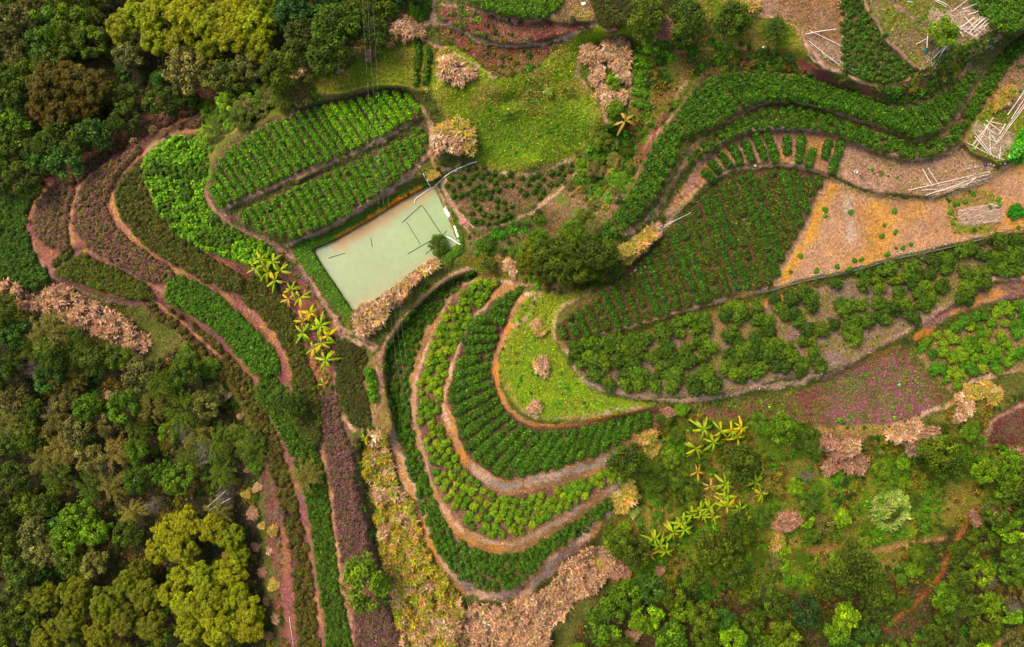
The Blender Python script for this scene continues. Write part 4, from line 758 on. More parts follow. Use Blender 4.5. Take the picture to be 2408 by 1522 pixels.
# ------------------------------------------------------------------ reeds
RDC = [col('#cc967a', .62), col('#b48468'), col('#d0ac90', .64), col('#947c44'), col('#b89478', .7), col('#b8945c', .6)]; RDY = [col('#96981c'), col('#bc9c3c'), col('#6c8c18'), col('#c48c50'), col('#84901c')]; RDR = [col('#a46c5c'), col('#a88464'), col('#845c48'), col('#b89478')]; RDG = [col('#7ca848'), col('#5c8c34'), col('#b0a468'), col('#94a050')]
def bursts(p, pal, nb=16, L_=(.3, 1.0), wd=.042, lift=.5, var=.45):
    n = len(p); i = np.repeat(np.arange(n), nb); m_ = len(i); a = R.uniform(0, 6.28, m_); el = np.clip(R.normal(lift, .4, m_), -.3, 1.4)
    d = np.c_[np.cos(a) * np.cos(el), np.sin(a) * np.cos(el), np.sin(el)]; l = R.uniform(*L_, m_)[:, None]; b = p[i]; s = nrm(np.cross(d, (0, 0, 1.0))) * wd * l / .45
    mid = b + d * l * .5; tip = b + d * l - np.c_[np.zeros((m_, 2)), l[:, 0] * .25]
    V = np.stack([b, mid - s, tip, mid + s], 1).reshape(-1, 3)
    lp = leafcol(n, pal, R, .42)[i]; K = lp * .55 + leafcol(m_, pal, R, var) * .45
    return V, np.arange(m_ * 4).reshape(-1, 4), np.repeat(K, 4, 0)
def reed_mass(poly, pal, label, dens=12, h=(1.0, 2.4), name='reed_bed', cat='reed bed', yel=None, kind='stuff'):
    q0 = curve(pts(poly), True, 4); a, b = q0.min(0), q0.max(0); n = int((b - a).prod() / S ** 2 * dens); c = R.uniform(a, b, (n, 2)); cw = c + np.c_[(fbm(c[:, 0], c[:, 1], 26, 2, 8) - .5), (fbm(c[:, 0], c[:, 1], 26, 2, 9) - .5)] * 22
    c = c[inside(q0, cw[:, 0], cw[:, 1])]; p = site(c[:, 0], c[:, 1], h[1] * .6); f = fbm(c[:, 0], c[:, 1], 16, 2, 21); p[:, 2] += h[0] * .3 + (h[1] - h[0] * .3) * np.clip((f - .3) * 2.2, 0, 1) * R.uniform(.5, 1, len(p))
    pr = []
    if yel is not None:
        m_ = fbm(c[:, 0], c[:, 1], 20, 2, 31) > .56; pr = [bursts(p[m_], pal), bursts(p[~m_], yel)]
    else: pr = [bursts(p, pal)]
    g = p.copy(); g[:, 2] = gz(p[:, 0], p[:, 1]) - .05; k_ = R.random(len(p)) < .35; top = p[k_]; bt = g[k_]; w_ = np.array((.02, .02, 0))
    pr.append((np.stack([bt - w_, bt + w_, top + w_ * .5, top - w_ * .5], 1).reshape(-1, 3), np.arange(k_.sum() * 4).reshape(-1, 4), col('#8a7448')))
    return own(name, pr, M_DR, label, cat, None, kind, loc=(p[:, 0].mean(), p[:, 1].mean(), g[:, 2].min()))
reed_mass(RD1, RDC + RDR[:1], "pinkish dry reeds along the left slope below tea hedges", yel=RDR + RDC)
reed_mass(RD2, RDC[:3] + RDY[:1], "long band of yellow and tan reeds between track and tea", yel=RDY + RDY + RDC[:2], dens=13)
reed_mass(RD3, RDC, "broad pink dry reeds at the bottom below hooked terrace", yel=RDR[1:] + RDC, dens=13)
reed_mass(RD4, RDC, "narrow tan reed fringe on the pond's lower bank", yel=RDC + RDC + RDY[:2], dens=13)
def reed_clump_mesh(pal, n=95, rad=1.45, h=2.2):
    a = R.uniform(0, 6.28, n); rr = np.sqrt(R.random(n)) * rad * (1 + .25 * np.sin(3 * a + R.uniform(0, 6))); p = np.c_[np.cos(a) * rr, np.sin(a) * rr, h * (.45 + .55 * (1 - (rr / rad / 1.3) ** 2)) * R.uniform(.45, 1.1, n)]
    pr = [bursts(p, pal)]; w_ = np.array((.02, .02, 0)); bt = p * (.5, .5, 0) - (0, 0, .15)
    pr.append((np.stack([bt - w_, bt + w_, p + w_ * .5, p - w_ * .5], 1).reshape(-1, 3), np.arange(n * 4).reshape(-1, 4), col('#8a7448'))); return build('reed_clump', pr, M_DR)
RM = {k_: [reed_clump_mesh(pl) for _ in range(3)] for k_, pl in dict(c=RDC, y=RDY + RDC[:2], r=RDR, g=RDG).items()}
NM = dict(c='pinkish tan', y='yellow tan', r='reddish brown', g='green and straw')
def reed(u, v, r, k_, label='x', group=None):
    p = site(u, v, 1.2); o = obj('reed_clump', RM[k_][R.integers(3)], None, p, (1, 1, 1)); s = r / S / 1.75; s *= R.uniform(.8, 1.1); o.scale = (s * R.uniform(.75, 1.35), s * R.uniform(.75, 1.2), min(1.1, s) * R.uniform(.6, 1)); o.rotation_euler = (0, 0, R.uniform(0, 6)); o['k'] = NM[k_]; return tag(o, label, 'reed clump', group)
its = []
for u, v, r, k_ in ((1050, 310, 28, 'y'), (1085, 305, 28, 'y'), (1040, 335, 28, 'c'), (1070, 345, 26, 'c'), (1100, 340, 26, 'y'), (1078, 320, 26, 'c'), (930, 45, 24, 'c'), (955, 62, 26, 'c'), (925, 72, 24, 'c'), (975, 70, 20, 'c'), (1060, 160, 24, 'c'), (1080, 175, 24, 'c'), (1105, 168, 18, 'c'), (1045, 122, 18, 'y'),
                     (1445, 100, 24, 'c'), (1465, 118, 24, 'c'), (1430, 125, 26, 'c'), (1455, 145, 22, 'c'), (1395, 135, 22, 'c'), (1385, 120, 18, 'c'), (1405, 185, 22, 'c'), (1420, 208, 22, 'c'), (1468, 175, 16, 'c'), (1430, 228, 20, 'c'), (1460, 225, 20, 'c'), (1410, 165, 18, 'c'), (1562, 50, 20, 'r'), (1575, 75, 20, 'r'), (1555, 78, 16, 'r'), (1755, 15, 20, 'y'),
                     (1468, 588, 22, 'y'), (1488, 578, 22, 'y'), (1505, 562, 22, 'y'), (1525, 548, 22, 'y'), (1542, 538, 20, 'c'), (1482, 598, 18, 'y'), (1510, 580, 16, 'y'), (2290, 925, 26, 'y'), (2320, 915, 26, 'y'), (2340, 930, 22, 'y'), (2275, 955, 26, 'c'), (2260, 980, 22, 'c'),
                     (1940, 1040, 28, 'r'), (1970, 1055, 30, 'r'), (2000, 1050, 26, 'c'), (1990, 1080, 30, 'r'), (2020, 1090, 26, 'r'), (1960, 1095, 26, 'r'), (2115, 1020, 28, 'c'), (2145, 1015, 28, 'c'), (2175, 1020, 28, 'r'), (2190, 1045, 24, 'c'), (2150, 1045, 24, 'c'), (2095, 1175, 32, 'g'), (2075, 1195, 30, 'g'), (2110, 1200, 32, 'g'), (2090, 1220, 26, 'g'), (2125, 1185, 22, 'g'),
                     (1275, 862, 22, 'c'), (1258, 958, 18, 'c'), (1270, 778, 16, 'y'), (1262, 762, 14, 'c'), (1470, 1165, 28, 'y'), (1460, 1190, 24, 'y'), (1480, 1145, 22, 'y'), (1490, 1205, 20, 'g'), (1525, 1030, 22, 'y'), (1535, 1055, 18, 'y'), (1572, 968, 20, 'r'), (1198, 622, 16, 'c'), (1205, 640, 12, 'c'), (1830, 1275, 24, 'y'), (1845, 1230, 24, 'r'), (1870, 1220, 24, 'r'),
                     (2300, 1220, 24, 'r'), (2350, 1195, 28, 'r'), (2330, 1210, 24, 'r'), (1292, 212, 13, 'g'), (830, 118, 16, 'c'), (815, 125, 15, 'c'), (790, 150, 16, 'c'), (865, 125, 12, 'c'), (1415, 1320, 20, 'y'), (1450, 1345, 20, 'r'), (1470, 1350, 20, 'r'), (2375, 215, 20, 'y'), (2355, 240, 17, 'y'), (2370, 235, 15, 'y'), (2400, 1070, 22, 'r'), (965, 655, 14, 'y'), (1490, 1500, 20, 'c'), (1555, 1345, 16, 'r'),
                     (560, 980, 11, 'c'), (585, 1040, 9, 'r'), (600, 1090, 15, 'y'), (575, 1110, 9, 'r'), (600, 1150, 9, 'c'), (590, 1210, 13, 'r'), (612, 1240, 11, 'y'), (598, 1290, 13, 'r'), (630, 1300, 9, 'c'), (612, 1350, 11, 'r'), (640, 1380, 13, 'y'), (622, 1420, 11, 'r'), (645, 1460, 13, 'c'), (628, 1500, 13, 'r'), (575, 1165, 13, 'y'), (560, 1060, 11, 'r'), (530, 930, 11, 'c'), (545, 1010, 13, 'r'), (640, 1250, 13, 'y'), (330, 1000, 13, 'r'), (250, 930, 11, 'c'), (150, 1080, 15, 'r'), (390, 1010, 15, 'y'), (200, 1130, 11, 'r'), (525, 1310, 10, 'y'), (760, 155, 12, 'c'), (700, 168, 12, 'c'), (560, 255, 15, 'c'), (580, 240, 14, 'c'), (1120, 1500, 16, 'c'), (950, 1500, 18, 'g'), (1015, 408, 14, 'y')):
    its.append((reed(u, v, r, k_, group='clumps of tall reeds'), u, v))
place_labels(its, lambda o: f"{o['k']} reed clump", "whole picture", 130)
for o, _, _ in its: del o['k']
# ------------------------------------------------------------------ banana plants
def banana_leaf(L_, wd, a, droop, pal, el=.6):
    n = 9; t = np.linspace(0, 1, n); d = np.array((math.cos(a), math.sin(a), 0)); sd_ = np.array((-d[1], d[0], 0))
    rr = L_ * (t * math.cos(el) + .12 * t * t); z = L_ * (t * math.sin(el) - droop * t * t); c = d * rr[:, None] + np.c_[np.zeros((n, 2)), z]
    w_ = wd * np.sin(np.clip(t * 1.05 - .12, 0, 1) * np.pi) ** .6 * (t > .1) + .02; w_ = w_ * R.uniform(.6, 1.2, n)
    V = np.concatenate([c - sd_ * w_[:, None] - (0, 0, .0) + np.c_[np.zeros((n, 2)), w_ * -.25], c, c + sd_ * w_[:, None] + np.c_[np.zeros((n, 2)), w_ * -.25]])
    F = [[k_ + i, k_ + i + 1, k_ + n + i + 1, k_ + n + i] for k_ in (0, n) for i in range(n - 1)]
    K = np.tile(pal[R.integers(len(pal))], (3 * n, 1)) * np.exp(R.normal(0, .15, 3 * n))[:, None]; e = np.clip((t - .6) * 2, 0, 1) * R.uniform(0, .8); yl = col('#a88830')
    for s_ in (0, 2): K[s_ * n:(s_ + 1) * n] = K[s_ * n:(s_ + 1) * n] * (1 - e[:, None]) + yl * e[:, None]
    K[n:2 * n] = K[n:2 * n] * .6 + col('#c0b848') * .4
    return (V, np.array(F), K)
def banana_kind(pal, nl, dead=1):
    h = R.uniform(1.6, 2.3); st = build('stem', tube([(0, 0, -.2), (.02, .03, h * .5), (0, 0, h)], [.13, .1, .07], col('#7c8a3c'), 8), M_BK); lv = []
    a0 = R.uniform(0, 6)
    for i in range(nl): lv.append(('leaf', build('leaf', [banana_leaf(R.uniform(1.5, 2.3), R.uniform(.15, .22), a0 + i * 2.4 + R.uniform(-.5, .5), R.uniform(.5, 1.3), pal, R.uniform(.3, 1.0))], M_LF), h * .97))
    for i in range(dead): lv.append(('dead_leaf', build('dead_leaf', [banana_leaf(R.uniform(1.2, 1.7), .12, R.uniform(0, 6.3), 1.3, [col('#b89470'), col('#a07840')], .35)], M_DR), h * .85))
    return st, lv
BGn = [col('#509418'), col('#3c8414'), col('#64a028')]; BYl = [col('#84a020'), col('#5c9420'), col('#a89c24'), col('#4c8c1c'), col('#6c9c20')]
BK = {'g': [banana_kind(BGn, 8) for _ in range(4)], 'y': [banana_kind(BYl, 7, 2) for _ in range(4)], 'w': [banana_kind([col('#888078'), col('#84804c')], 4, 4) for _ in range(2)]}
def banana(u, v, k_, s=1.0, group=None):
    st, lv = BK[k_][R.integers(len(BK[k_]))]; p = site(u, v, 2.0 * s); rt = empty('banana_plant', p, 'x', 'banana plant', group); rt.rotation_euler = (0, 0, R.uniform(0, 6.28)); rt.scale = (s, s, s)
    obj('stem', st, rt)
    for nm, m_, z in lv: obj(nm, m_, rt, (0, 0, z), (1, 1, 1))
    rt['_l'] = dict(g='green', y='yellowing', w='withered')[k_]; return rt
for s_, pl, bd in ((g1, "clump beside left tea hedges", 60), (g2, "lower right clump", 70)):
    its = []
    for q in s_.split():
        a, b, k_ = q.split(','); o = banana(float(a), float(b), k_, R.uniform(.8, 1.02), 'banana plants of the ' + pl); its.append((o, float(a), float(b)))
    place_labels(its, lambda o: f"{o['_l']} banana plant", pl, bd)
    for o, _, _ in its: del o['_l']
for u, v, k_, s, lb in ((527, 218, 'y', .8, "small yellow banana plant at the edge of upper left wood"), (1468, 288, 'w', 1.1, "withered banana plant where two paths meet below reeds"), (700, 42, 'g', 1.1, "shaded banana plant in dark corner of upper left wood"), (762, 905, 'w', .6, "small withered orange banana plant at bottom of left clump")):
    o = banana(u, v, k_, s); o['label'] = lb; del o['_l']
# ------------------------------------------------------------------ wild undergrowth
WPAL = [[col('#42761c'), col('#4c8022')], [col('#345c1c'), col('#405c24')], [col('#607430'), col('#6c6c34')], [col('#6c6044'), col('#5c5c34')], [col('#284a20'), col('#2c4c2c')], [col('#4c8c1c'), col('#3c841c')]]
def under(polys, d, label, rr=(.18, .55), h=.6, seed=3, wts=None, name='undergrowth', size=.22, dens=55, bare=.5, n=9000):
    allp = []
    for s_ in polys:
        q_ = curve(pts(s_), True, 4); a, b = q_.min(0), q_.max(0); c = R.uniform(a, b, (int((b - a).prod() / d ** 2 * 2.2), 2)); c = c[inside(q_, c[:, 0], c[:, 1])]; c = c[uvz(B, c[:, 0], c[:, 1]) < bare]
        allp.append(c[fbm(c[:, 0], c[:, 1], 38, 3, seed + 40) + R.normal(0, .07, len(c)) > .47])
    q = np.vstack(allp); f = fbm(q[:, 0], q[:, 1], 70, 3, seed) + R.normal(0, .06, len(q)); wts = wts or [1] * 6
    e = np.quantile(f, np.cumsum(wts) / np.sum(wts)); e[-1] = 9; ix = np.searchsorted(e, f); pr = []
    for k_ in range(6):
        m_ = ix == k_
        if m_.any():
            p = site(q[m_, 0], q[m_, 1], h * .5); r_ = rr[0] + (rr[1] * 1.25 - rr[0]) * R.random(m_.sum()) ** 2; pr += lumps(p, r_, h / r_ * R.uniform(.5, 1.2, m_.sum()), dens, size, WPAL[k_], core=.6, var=.4, perlump=.25, asp=.4)
    print(name, len(q)); return own(name, pr, M_LF, label, 'undergrowth', None, 'stuff')
under([WR, BRW], 13, "mixed green weeds and low shrubs over the lower right slopes", wts=[2, 2, 1.4, 1.4, 1.5, 1], n=14000)
under([BLW, "440,840 560,930 610,1040 640,1150 650,1300 660,1524 690,1524 690,1350 670,1240 640,1100 600,960 520,850 430,770"], 15, "olive and tan undergrowth under and beside lower left wood", wts=[1, 2, 2, 2.5, 2, .4], seed=5, n=9000)
under([TLW], 17, "dark undergrowth beneath the upper left wood", wts=[1, 2, 1, 1, 3, .4], seed=6, n=7000)
under([W1s], 13, "green shrubs and weeds filling the narrow valley", wts=[3, 2, 1, .6, 2, 2], seed=8)
under(["430,270 520,235 640,205 720,185 840,130 880,100 940,90 840,170 780,215 640,270 520,330 480,430 430,440 380,330"], 12, "grey green shrubs on the bank above the tea field", wts=[2, 2, 1.5, 1.5, 1.5, 1], seed=11)
under(["1500,110 1640,85 1800,110 1880,165 1760,160 1650,178 1600,240 1520,330 1500,400 1440,320 1488,250", "1560,160 1700,140 1850,155 1960,205 2060,235 2120,243 2200,205 2270,160 2230,150 2150,190 2060,208 1990,192 1920,165"], 14, "scrubby bushes on the slope above the winding terraces", rr=(.2, .5), wts=[2, 2, 1, 1, 2, .7], seed=13, bare=2)
under([P3s, "640,560 740,555 1000,440 1000,425 860,490 720,560", "690,582 740,590 830,735 820,755 740,665"], 26, "loose weeds in the lower pond field and on the banks", rr=(.15, .35), h=.35, wts=[3, 1, .3, .2, 1, 3], seed=14, bare=2)
under([F3s, "1640,950 1870,920 1900,995 1680,985"], 20, "bright weeds in broken lines over the red weedy plot", rr=(.12, .32), h=.3, wts=[3, 1, 1, 0.1, .3, 4], seed=15, bare=2)
under([G1s, "1180,190 1280,180 1400,80 1440,90 1360,180 1420,260 1420,300 1340,372 1260,398 1170,398 1120,340", "2200,0 2280,20 2190,100 2130,60", "2270,345 2300,240 2350,150 2425,90 2425,330 2360,380 2330,378"], 24, "scattered leafy weeds on the grassy knolls", rr=(.12, .36), h=.25, wts=[3, .6, 1, .2, .2, 3], seed=16, bare=2)
under(["640,590 700,640 745,700 790,800 800,930 760,940 720,860 690,780 620,700 580,650", "800,1000 880,1000 900,1060 870,1100 900,1330 930,1500 905,1500 870,1330 845,1150 820,1060"], 14, "weedy shrubs around the banana clump and reed band", rr=(.16, .42), wts=[2, 2, 1, 1, 1, 1.5], seed=17, bare=2)
under([O1s, O2s], 24, "low weeds between the fruit bushes", rr=(.1, .28), h=.2, wts=[2, 1.4, 2, 1, .4, 1], seed=18, bare=2)
under(["1000,52 1060,68 1140,104 1250,110 1350,88 1300,120 1250,165 1170,182 1120,140 1060,100", "1035,22 1110,18 1200,45 1300,50 1400,52 1385,64 1300,88 1210,105 1130,82 1055,52"], 17, "patchy tea seedlings and weeds on reddish top terraces", rr=(.15, .42), h=.4, wts=[1, 2, 1, 1, 2.4, .4], seed=19, bare=2)
under(["850,815 900,790 990,690 1080,632 1130,640 1180,600 1100,590 1060,600 1020,660 900,740 880,800", "1090,520 1200,530 1240,600 1230,660 1110,600"], 19, "grass clumps and weeds on the saddle below the pond", rr=(.15, .4), h=.3, wts=[2, 2, 1.5, 1, 1, 1], seed=20, bare=2)
under(["735,735 800,800 840,860 880,830 800,770 700,610 655,590", "1430,560 1500,545 1620,440 1600,400 1540,480", "2230,455 2345,465 2345,545 2235,545", "2030,395 2100,380 2110,420 2050,420"], 22, "small weeds along the banks and path edges", rr=(.12, .34), h=.3, wts=[2, 2, 1, 1, 1, 1], seed=21, bare=2)
# ------------------------------------------------------------------ poles and sticks
def pole(u1, v1, u2, v2, label, group, w_=.05, z1=.12, z2=.12, K=None, name='bamboo_pole', cat='pole'):
    a = site(u1, v1, z1); b = site(u2, v2, z2); a[2] += z1; b[2] += z2; g = gz(*[np.linspace(a[i], b[i], 9) for i in (0, 1)]); zz_ = np.linspace(a[2], b[2], 9); up = max(0, (g + .05 - zz_).max()); m_ = (a + b) / 2 + R.normal(0, .03, 3)
    for q in (a, b, m_): q[2] += up
    return own(name, tube([a, m_, b], [w_, w_ * .9, w_ * .65], (col('#d8c8b8', .8) if K is None else K) * R.uniform(.85, 1.1), 6), M_BB, label, cat, group, loc=a)
p1 = "300,715,665,400 485,710,965,285 600,720,1030,265 700,600,1080,300 800,620,1120,320 670,835,900,640 920,600,1130,370 250,530,690,790 380,640,955,630 500,370,690,590 640,130,960,270 660,0,880,220 960,270,1170,435 430,215,815,60 200,265,550,0 0,100,90,155 60,70,140,135 0,1050,255,840 0,1140,120,990 380,680,470,800 340,300,620,200 560,330,820,240 840,720,700,640 700,700,960,540 400,600,700,380"
p2 = "230,1080,590,600 275,1140,515,710 135,1025,605,1335 275,920,530,1230 285,870,580,1270 350,840,530,960 430,720,640,890 465,645,715,840 530,670,740,720 790,710,690,890 560,1130,1107,380 640,1060,1130,400 830,560,1107,150 870,500,1107,190 890,630,1107,290 860,750,1107,430 600,1320,720,1080 530,850,540,1250 560,900,650,1050 520,960,640,1010"
p3 = "1010,1310,1570,1180 1125,1345,1530,1205 1200,1320,1470,1250 1105,1165,1175,1280 1140,1155,1220,1280 1175,1195,1180,1220 1370,1290,1480,1220 1100,1310,1400,1290 325,210,555,320 300,235,510,200 325,285,540,455 1060,305,1145,260 1135,330,1140,230 1180,400,1320,265 1220,390,1300,290 1000,10,1040,18 1190,5,1270,45 1200,0,1282,38"
for s_, f, pl, gr in ((p1, (2215.4, 0, .10756), "top right crossed poles", "poles of the top right stack"), (p2, (2253.9, 192.6, .1392), "pole frame at the right edge", "poles of the right edge frame"), (p3, (1792, 0, .3417), "loose upper right poles", "loose poles on the upper right fields")):
    its = []
    for i, q in enumerate(s_.split()):
        x = list(map(float, q.split(','))); u1, v1, u2, v2 = f[0] + x[0] * f[2], f[1] + x[1] * f[2], f[0] + x[2] * f[2], f[1] + x[3] * f[2]; hz = .15 + .07 * (i % 5)
        its.append((pole(u1, v1, u2, v2, 'x', gr, w_=.045 if i % 3 else .06, z1=hz, z2=hz + .05), (u1 + u2) / 2, (v1 + v2) / 2))
    place_labels(its, "bleached bamboo pole", pl, 26)
GY = col('#5c5448', .8)
for q, lb in (("452,942,490,928", "white fallen pole in lower left wood above the leafless tree"), ("488,1192,530,1155", "thin white fallen trunk, upper of two beside yellow green trees"), ("492,1200,542,1172", "thin white fallen trunk, lower of two beside yellow green trees"), ("680,1450,690,1520", "long pale pole lying on pink slope near bottom edge"), ("1562,530,1610,508", "pale cut pole above the yellow tan reeds"), ("1555,538,1625,500", "long pale cut pole pointing into yellow tan reeds")):
    x = list(map(float, q.split(','))); pole(*x, lb, 'fallen poles', z1=2.4 if x[0] < 600 else .15, z2=3.2 if x[0] < 600 else .15, K=col('#c8c0b4', .8), name='fallen_pole')
for q, lb in (("991,482,945,524", "dark pole floating at upper left of the pond's square"), ("993,484,1041,556", "thick double pole forming the pond square's right side"), ("956,522,988,574", "thin dark pole forming the pond square's left side"), ("959,597,1038,551", "long pole along the pond square's lower side"), ("1042,553,1050,542", "short dark stick at the corner of floating square"),
              ("772,607,812,595", "thin dark stick floating near the pond's left corner"), ("872,560,875,580", "short dark stick upright in the pond's middle"), ("1000,598,1020,582", "thin dark stick beside the overhanging pond tree")):
    x = list(map(float, q.split(','))); a = P(x[0], x[1], .05); b = P(x[2], x[3], .05); own('floating_pole', tube([a, (a + b) / 2, b], [.05] * 3 if 'thick' not in lb else [.1] * 3, GY * (1.7 if 'thick' in lb else 1), 6), M_BB, lb, 'pole', 'poles floating on the pond', loc=a)
WHT = col('#e8e4dc', .85)
def pipe(s_, z, K, lb, w_=.06, name='pipe', cat='pipe'):
    q = curve(pts(s_), False, 6); p = site(q[:, 0], q[:, 1], z); p[:, 2] = np.maximum(p[:, 2], 0) + z * .5; return own(name, tube(p, [w_] * len(p), K, 6), M_CL, lb, cat, loc=p[0])
pipe("976,480 980,470 1000,455 1019,441 1035,425 1050,412 1069,400 1090,391 1110,383 1122,380", .22, WHT, "white pipe running from the pond's top corner to the path")
pipe("995,408 1003,424 1014,442", .25, WHT, "short white pipe branching at the pond's top corner")
pipe("1050,557 1064,565 1082,575", .2, WHT, "thick white pole lying across the pond's right corner", .09, 'white_pole', 'pole')
pipe("772,1060 775,1050 777,1044", .2, WHT, "x", .02) if False else None
def slab(u, v, lx, ly, lz, rot, K, name, cat, label, mt=None, rough=.12, group=None, lift=0.0):
    p = site(u, v, lz); iv, if_ = ico(); V = np.sign(iv) * np.abs(iv) ** .45 * (1 + R.normal(0, rough, (len(iv), 1))); V = V * (lx / 2, ly / 2, lz / 2) + (0, 0, lz * .35 + lift); c, s = math.cos(rot), math.sin(rot); V = np.c_[V[:, 0] * c - V[:, 1] * s, V[:, 0] * s + V[:, 1] * c, V[:, 2]] + p
    return own(name, [(V, if_, K)], mt or M_ST, label, cat, group, loc=p)
def sheet(s_, wd, K, name, cat, label):      # crumpled plastic sheeting along a bank
    q = along(pts(s_), 14); p = site(q[:, 0], q[:, 1], .2); t = nrm(np.gradient(p, axis=0)); sd_ = np.c_[-t[:, 1], t[:, 0], t[:, 2] * 0]; rows = []
    for k_ in np.linspace(-1, 1, 5): r_ = p + sd_ * wd * .5 * k_ * R.uniform(.6, 1.2, (14, 1)); r_[:, 2] = np.maximum(gz(r_[:, 0], r_[:, 1]), 0) + .06 + R.uniform(0, .14, 14); rows.append(r_)
    V = np.vstack(rows); F = [[j * 14 + i, j * 14 + i + 1, (j + 1) * 14 + i + 1, (j + 1) * 14 + i] for j in range(4) for i in range(13)]; return own(name, [(V, np.array(F), K)], M_CL, label, cat)
sheet("1045,489 1050,499 1056,510", .55, WHT, 'plastic_sheet', 'plastic sheet', "crumpled white plastic sheet on the pond's right bank")
sheet("1068,531 1073,545 1077,558", .32, WHT, 'plastic_sheet', 'plastic sheet', "narrow white plastic strip beside the pond's right corner")
slab(991, 474, .35, .6, .3, .4, WHT, 'float', 'float', "small white float at the pond's upper edge", M_CL, .05)
slab(1072, 401, .5, .4, .3, .2, col('#b4aca4'), 'stone', 'stone', "pale stone beside the white pipe above the crescent bed")
slab(1078, 566, .4, .5, .4, .5, col('#b0aca0'), 'stone', 'stone', "grey stone at the pond's right corner")
slab(1091, 523, .5, .45, .3, .3, col('#e86a8c', .8), 'pink_sack', 'sack', "bright pink sack lying on the path right of pond", M_CL, .1)
slab(1934, 875, .32, .9, .5, 0, WHT, 'marker_post', 'marker', "white concrete marker block at the orchard's lower edge", M_CL, .03)
slab(1777, 389, .25, .35, .3, .4, WHT, 'white_sack', 'sack', "small white sack on the path below hedge rows", M_CL)
slab(1960, 411, .25, .6, .3, .7, col('#3a3430'), 'dark_log', 'log', "dark log lying by the path at the last hedge row")
slab(2069.7, 400.7, .3, .34, .3, .4, col('#d02838', .8), 'red_bag', 'bag', "small red bag on bare ground right of the person", M_CL, .06)
slab(2178, 118, .5, .7, .35, .5, col('#1c6a60'), 'green_tarp', 'tarp', "small teal green tarp at the foot of bright round tree", M_CL)
slab(2320, 386, .7, .45, .3, .2, col('#3c3c4c'), 'dark_tarp', 'tarp', "dark bundled tarp below the pole frame", M_CL)
slab(1796, 110, .3, .3, .25, 0, WHT, 'white_sack', 'sack', "small white sack on the grass beside curved track", M_CL)
slab(1373, 8, .7, .45, .3, .2, WHT, 'white_sack', 'sack', "white crumpled sack on bare slope at top", M_CL)
slab(2116, 905, .5, .3, .25, .6, col('#9cb4a8'), 'pale_sack', 'sack', "pale grey green sack in the red weedy plot", M_CL)
slab(1522, 824, .3, .25, .2, 0, col('#d86a58', .8), 'pink_sack', 'sack', "small pinkish bag among orchard bushes", M_CL)
# grey drainage channel with a stone kerb
chs = "1790,686 1818,680 1900,657 2000,637 2100,608 2200,587 2300,563 2440,530"
q = along(pts(chs), 120); p = site(q[:, 0], q[:, 1], 0); t = nrm(np.gradient(p, axis=0)); sd_ = np.c_[-t[:, 1], t[:, 0], 0 * t[:, 0]]; off = [(-.2, .04), (-.14, .04), (-.12, -.1), (.12, -.1), (.14, .04), (.2, .04)]
p[:, 2] = np.convolve(np.pad(p[:, 2], 4, 'edge'), np.ones(9) / 9, 'valid') + .04
rows = [p + sd_ * a_ + (0, 0, b_ + .03) for a_, b_ in off]; V = np.vstack(rows); n = len(p); F = [[j * n + i + 1, j * n + i, (j + 1) * n + i, (j + 1) * n + i + 1] for j in range(5) for i in range(n - 1)]
own('drainage_channel', [(V, np.array(F), col('#66665a'))], M_ST, "long straight grey concrete water channel below the orange field", 'channel', loc=p[0])
its = []
for i in range(120):
    k_ = R.random() ** 1.0; q_ = q[int(k_ * 117)]; u_, v_ = q_ + np.array((-.22, -1)) * R.uniform(5, 9)
    its.append((slab(u_, v_, R.uniform(.12, .32), R.uniform(.1, .2), R.uniform(.1, .16), R.uniform(-.2, .6), col(['#b0a490', '#a09480', '#c8c0b0'][R.integers(3)]), 'kerb_stone', 'stone', 'x', group='stones along the water channel'), u_, v_))
its.sort(key=lambda t_: t_[1])
for i, (o, _, _) in enumerate(its): o['label'] = f"pale kerb stone, {ordw(i + 1)} from left along water channel" if i < 60 else f"pale kerb stone, {ordw(120 - i)} from right along water channel"
its = []
for s_, n_ in (("2270,395 2340,385 2410,345", 26), ("2160,165 2185,180 2200,150", 8), ("1925,152 1960,172 2000,185", 12), ("2320,115 2360,85 2400,68", 16), ("1478,650 1500,632 1520,622 1530,615", 7)):
    ql = along(pts(s_), n_)
    for u_, v_ in ql + R.normal(0, 3, ql.shape): its.append((slab(u_, v_, R.uniform(.2, .5), R.uniform(.18, .4), R.uniform(.15, .3), R.uniform(0, 3), col(['#b8a898', '#a09080', '#c8bcb0'][R.integers(3)]), 'wall_stone', 'stone', 'x', group='loose stones of the terrace walls'), u_, v_))
place_labels(its, "rough pale stone", "terrace walls", 60)
# straw and cut stalks
def straw(poly, label, n, ang=None):
    q0 = pts(poly); c = R.uniform(q0.min(0), q0.max(0), (n, 2)); c = c[inside(q0, c[:, 0], c[:, 1])]; p = site(c[:, 0], c[:, 1]); p[:, 2] += R.uniform(.05, .25, len(p)); m_ = len(p); a = R.uniform(0, 6.3, m_) if ang is None else ang + R.normal(0, .25, m_)
    d = np.c_[np.cos(a), np.sin(a), R.normal(0, .1, m_)] * R.uniform(.2, .7, (m_, 1)); s = np.c_[-d[:, 1], d[:, 0], 0 * a]; s = nrm(s) * .014
    return own('cut_stalks', [(np.stack([p - d - s, p - d + s, p + d + s, p + d - s], 1).reshape(-1, 3), np.arange(m_ * 4).reshape(-1, 4), np.repeat(leafcol(m_, [col('#c8b098', .75), col('#b09078')], R, .25), 4, 0))], M_DR, label, 'cut stalks', None, 'stuff')
straw("2230,20 2330,20 2345,50 2290,90 2250,70 2215,40", "tangle of dry stalks under crossed poles in top right corner", 1500)
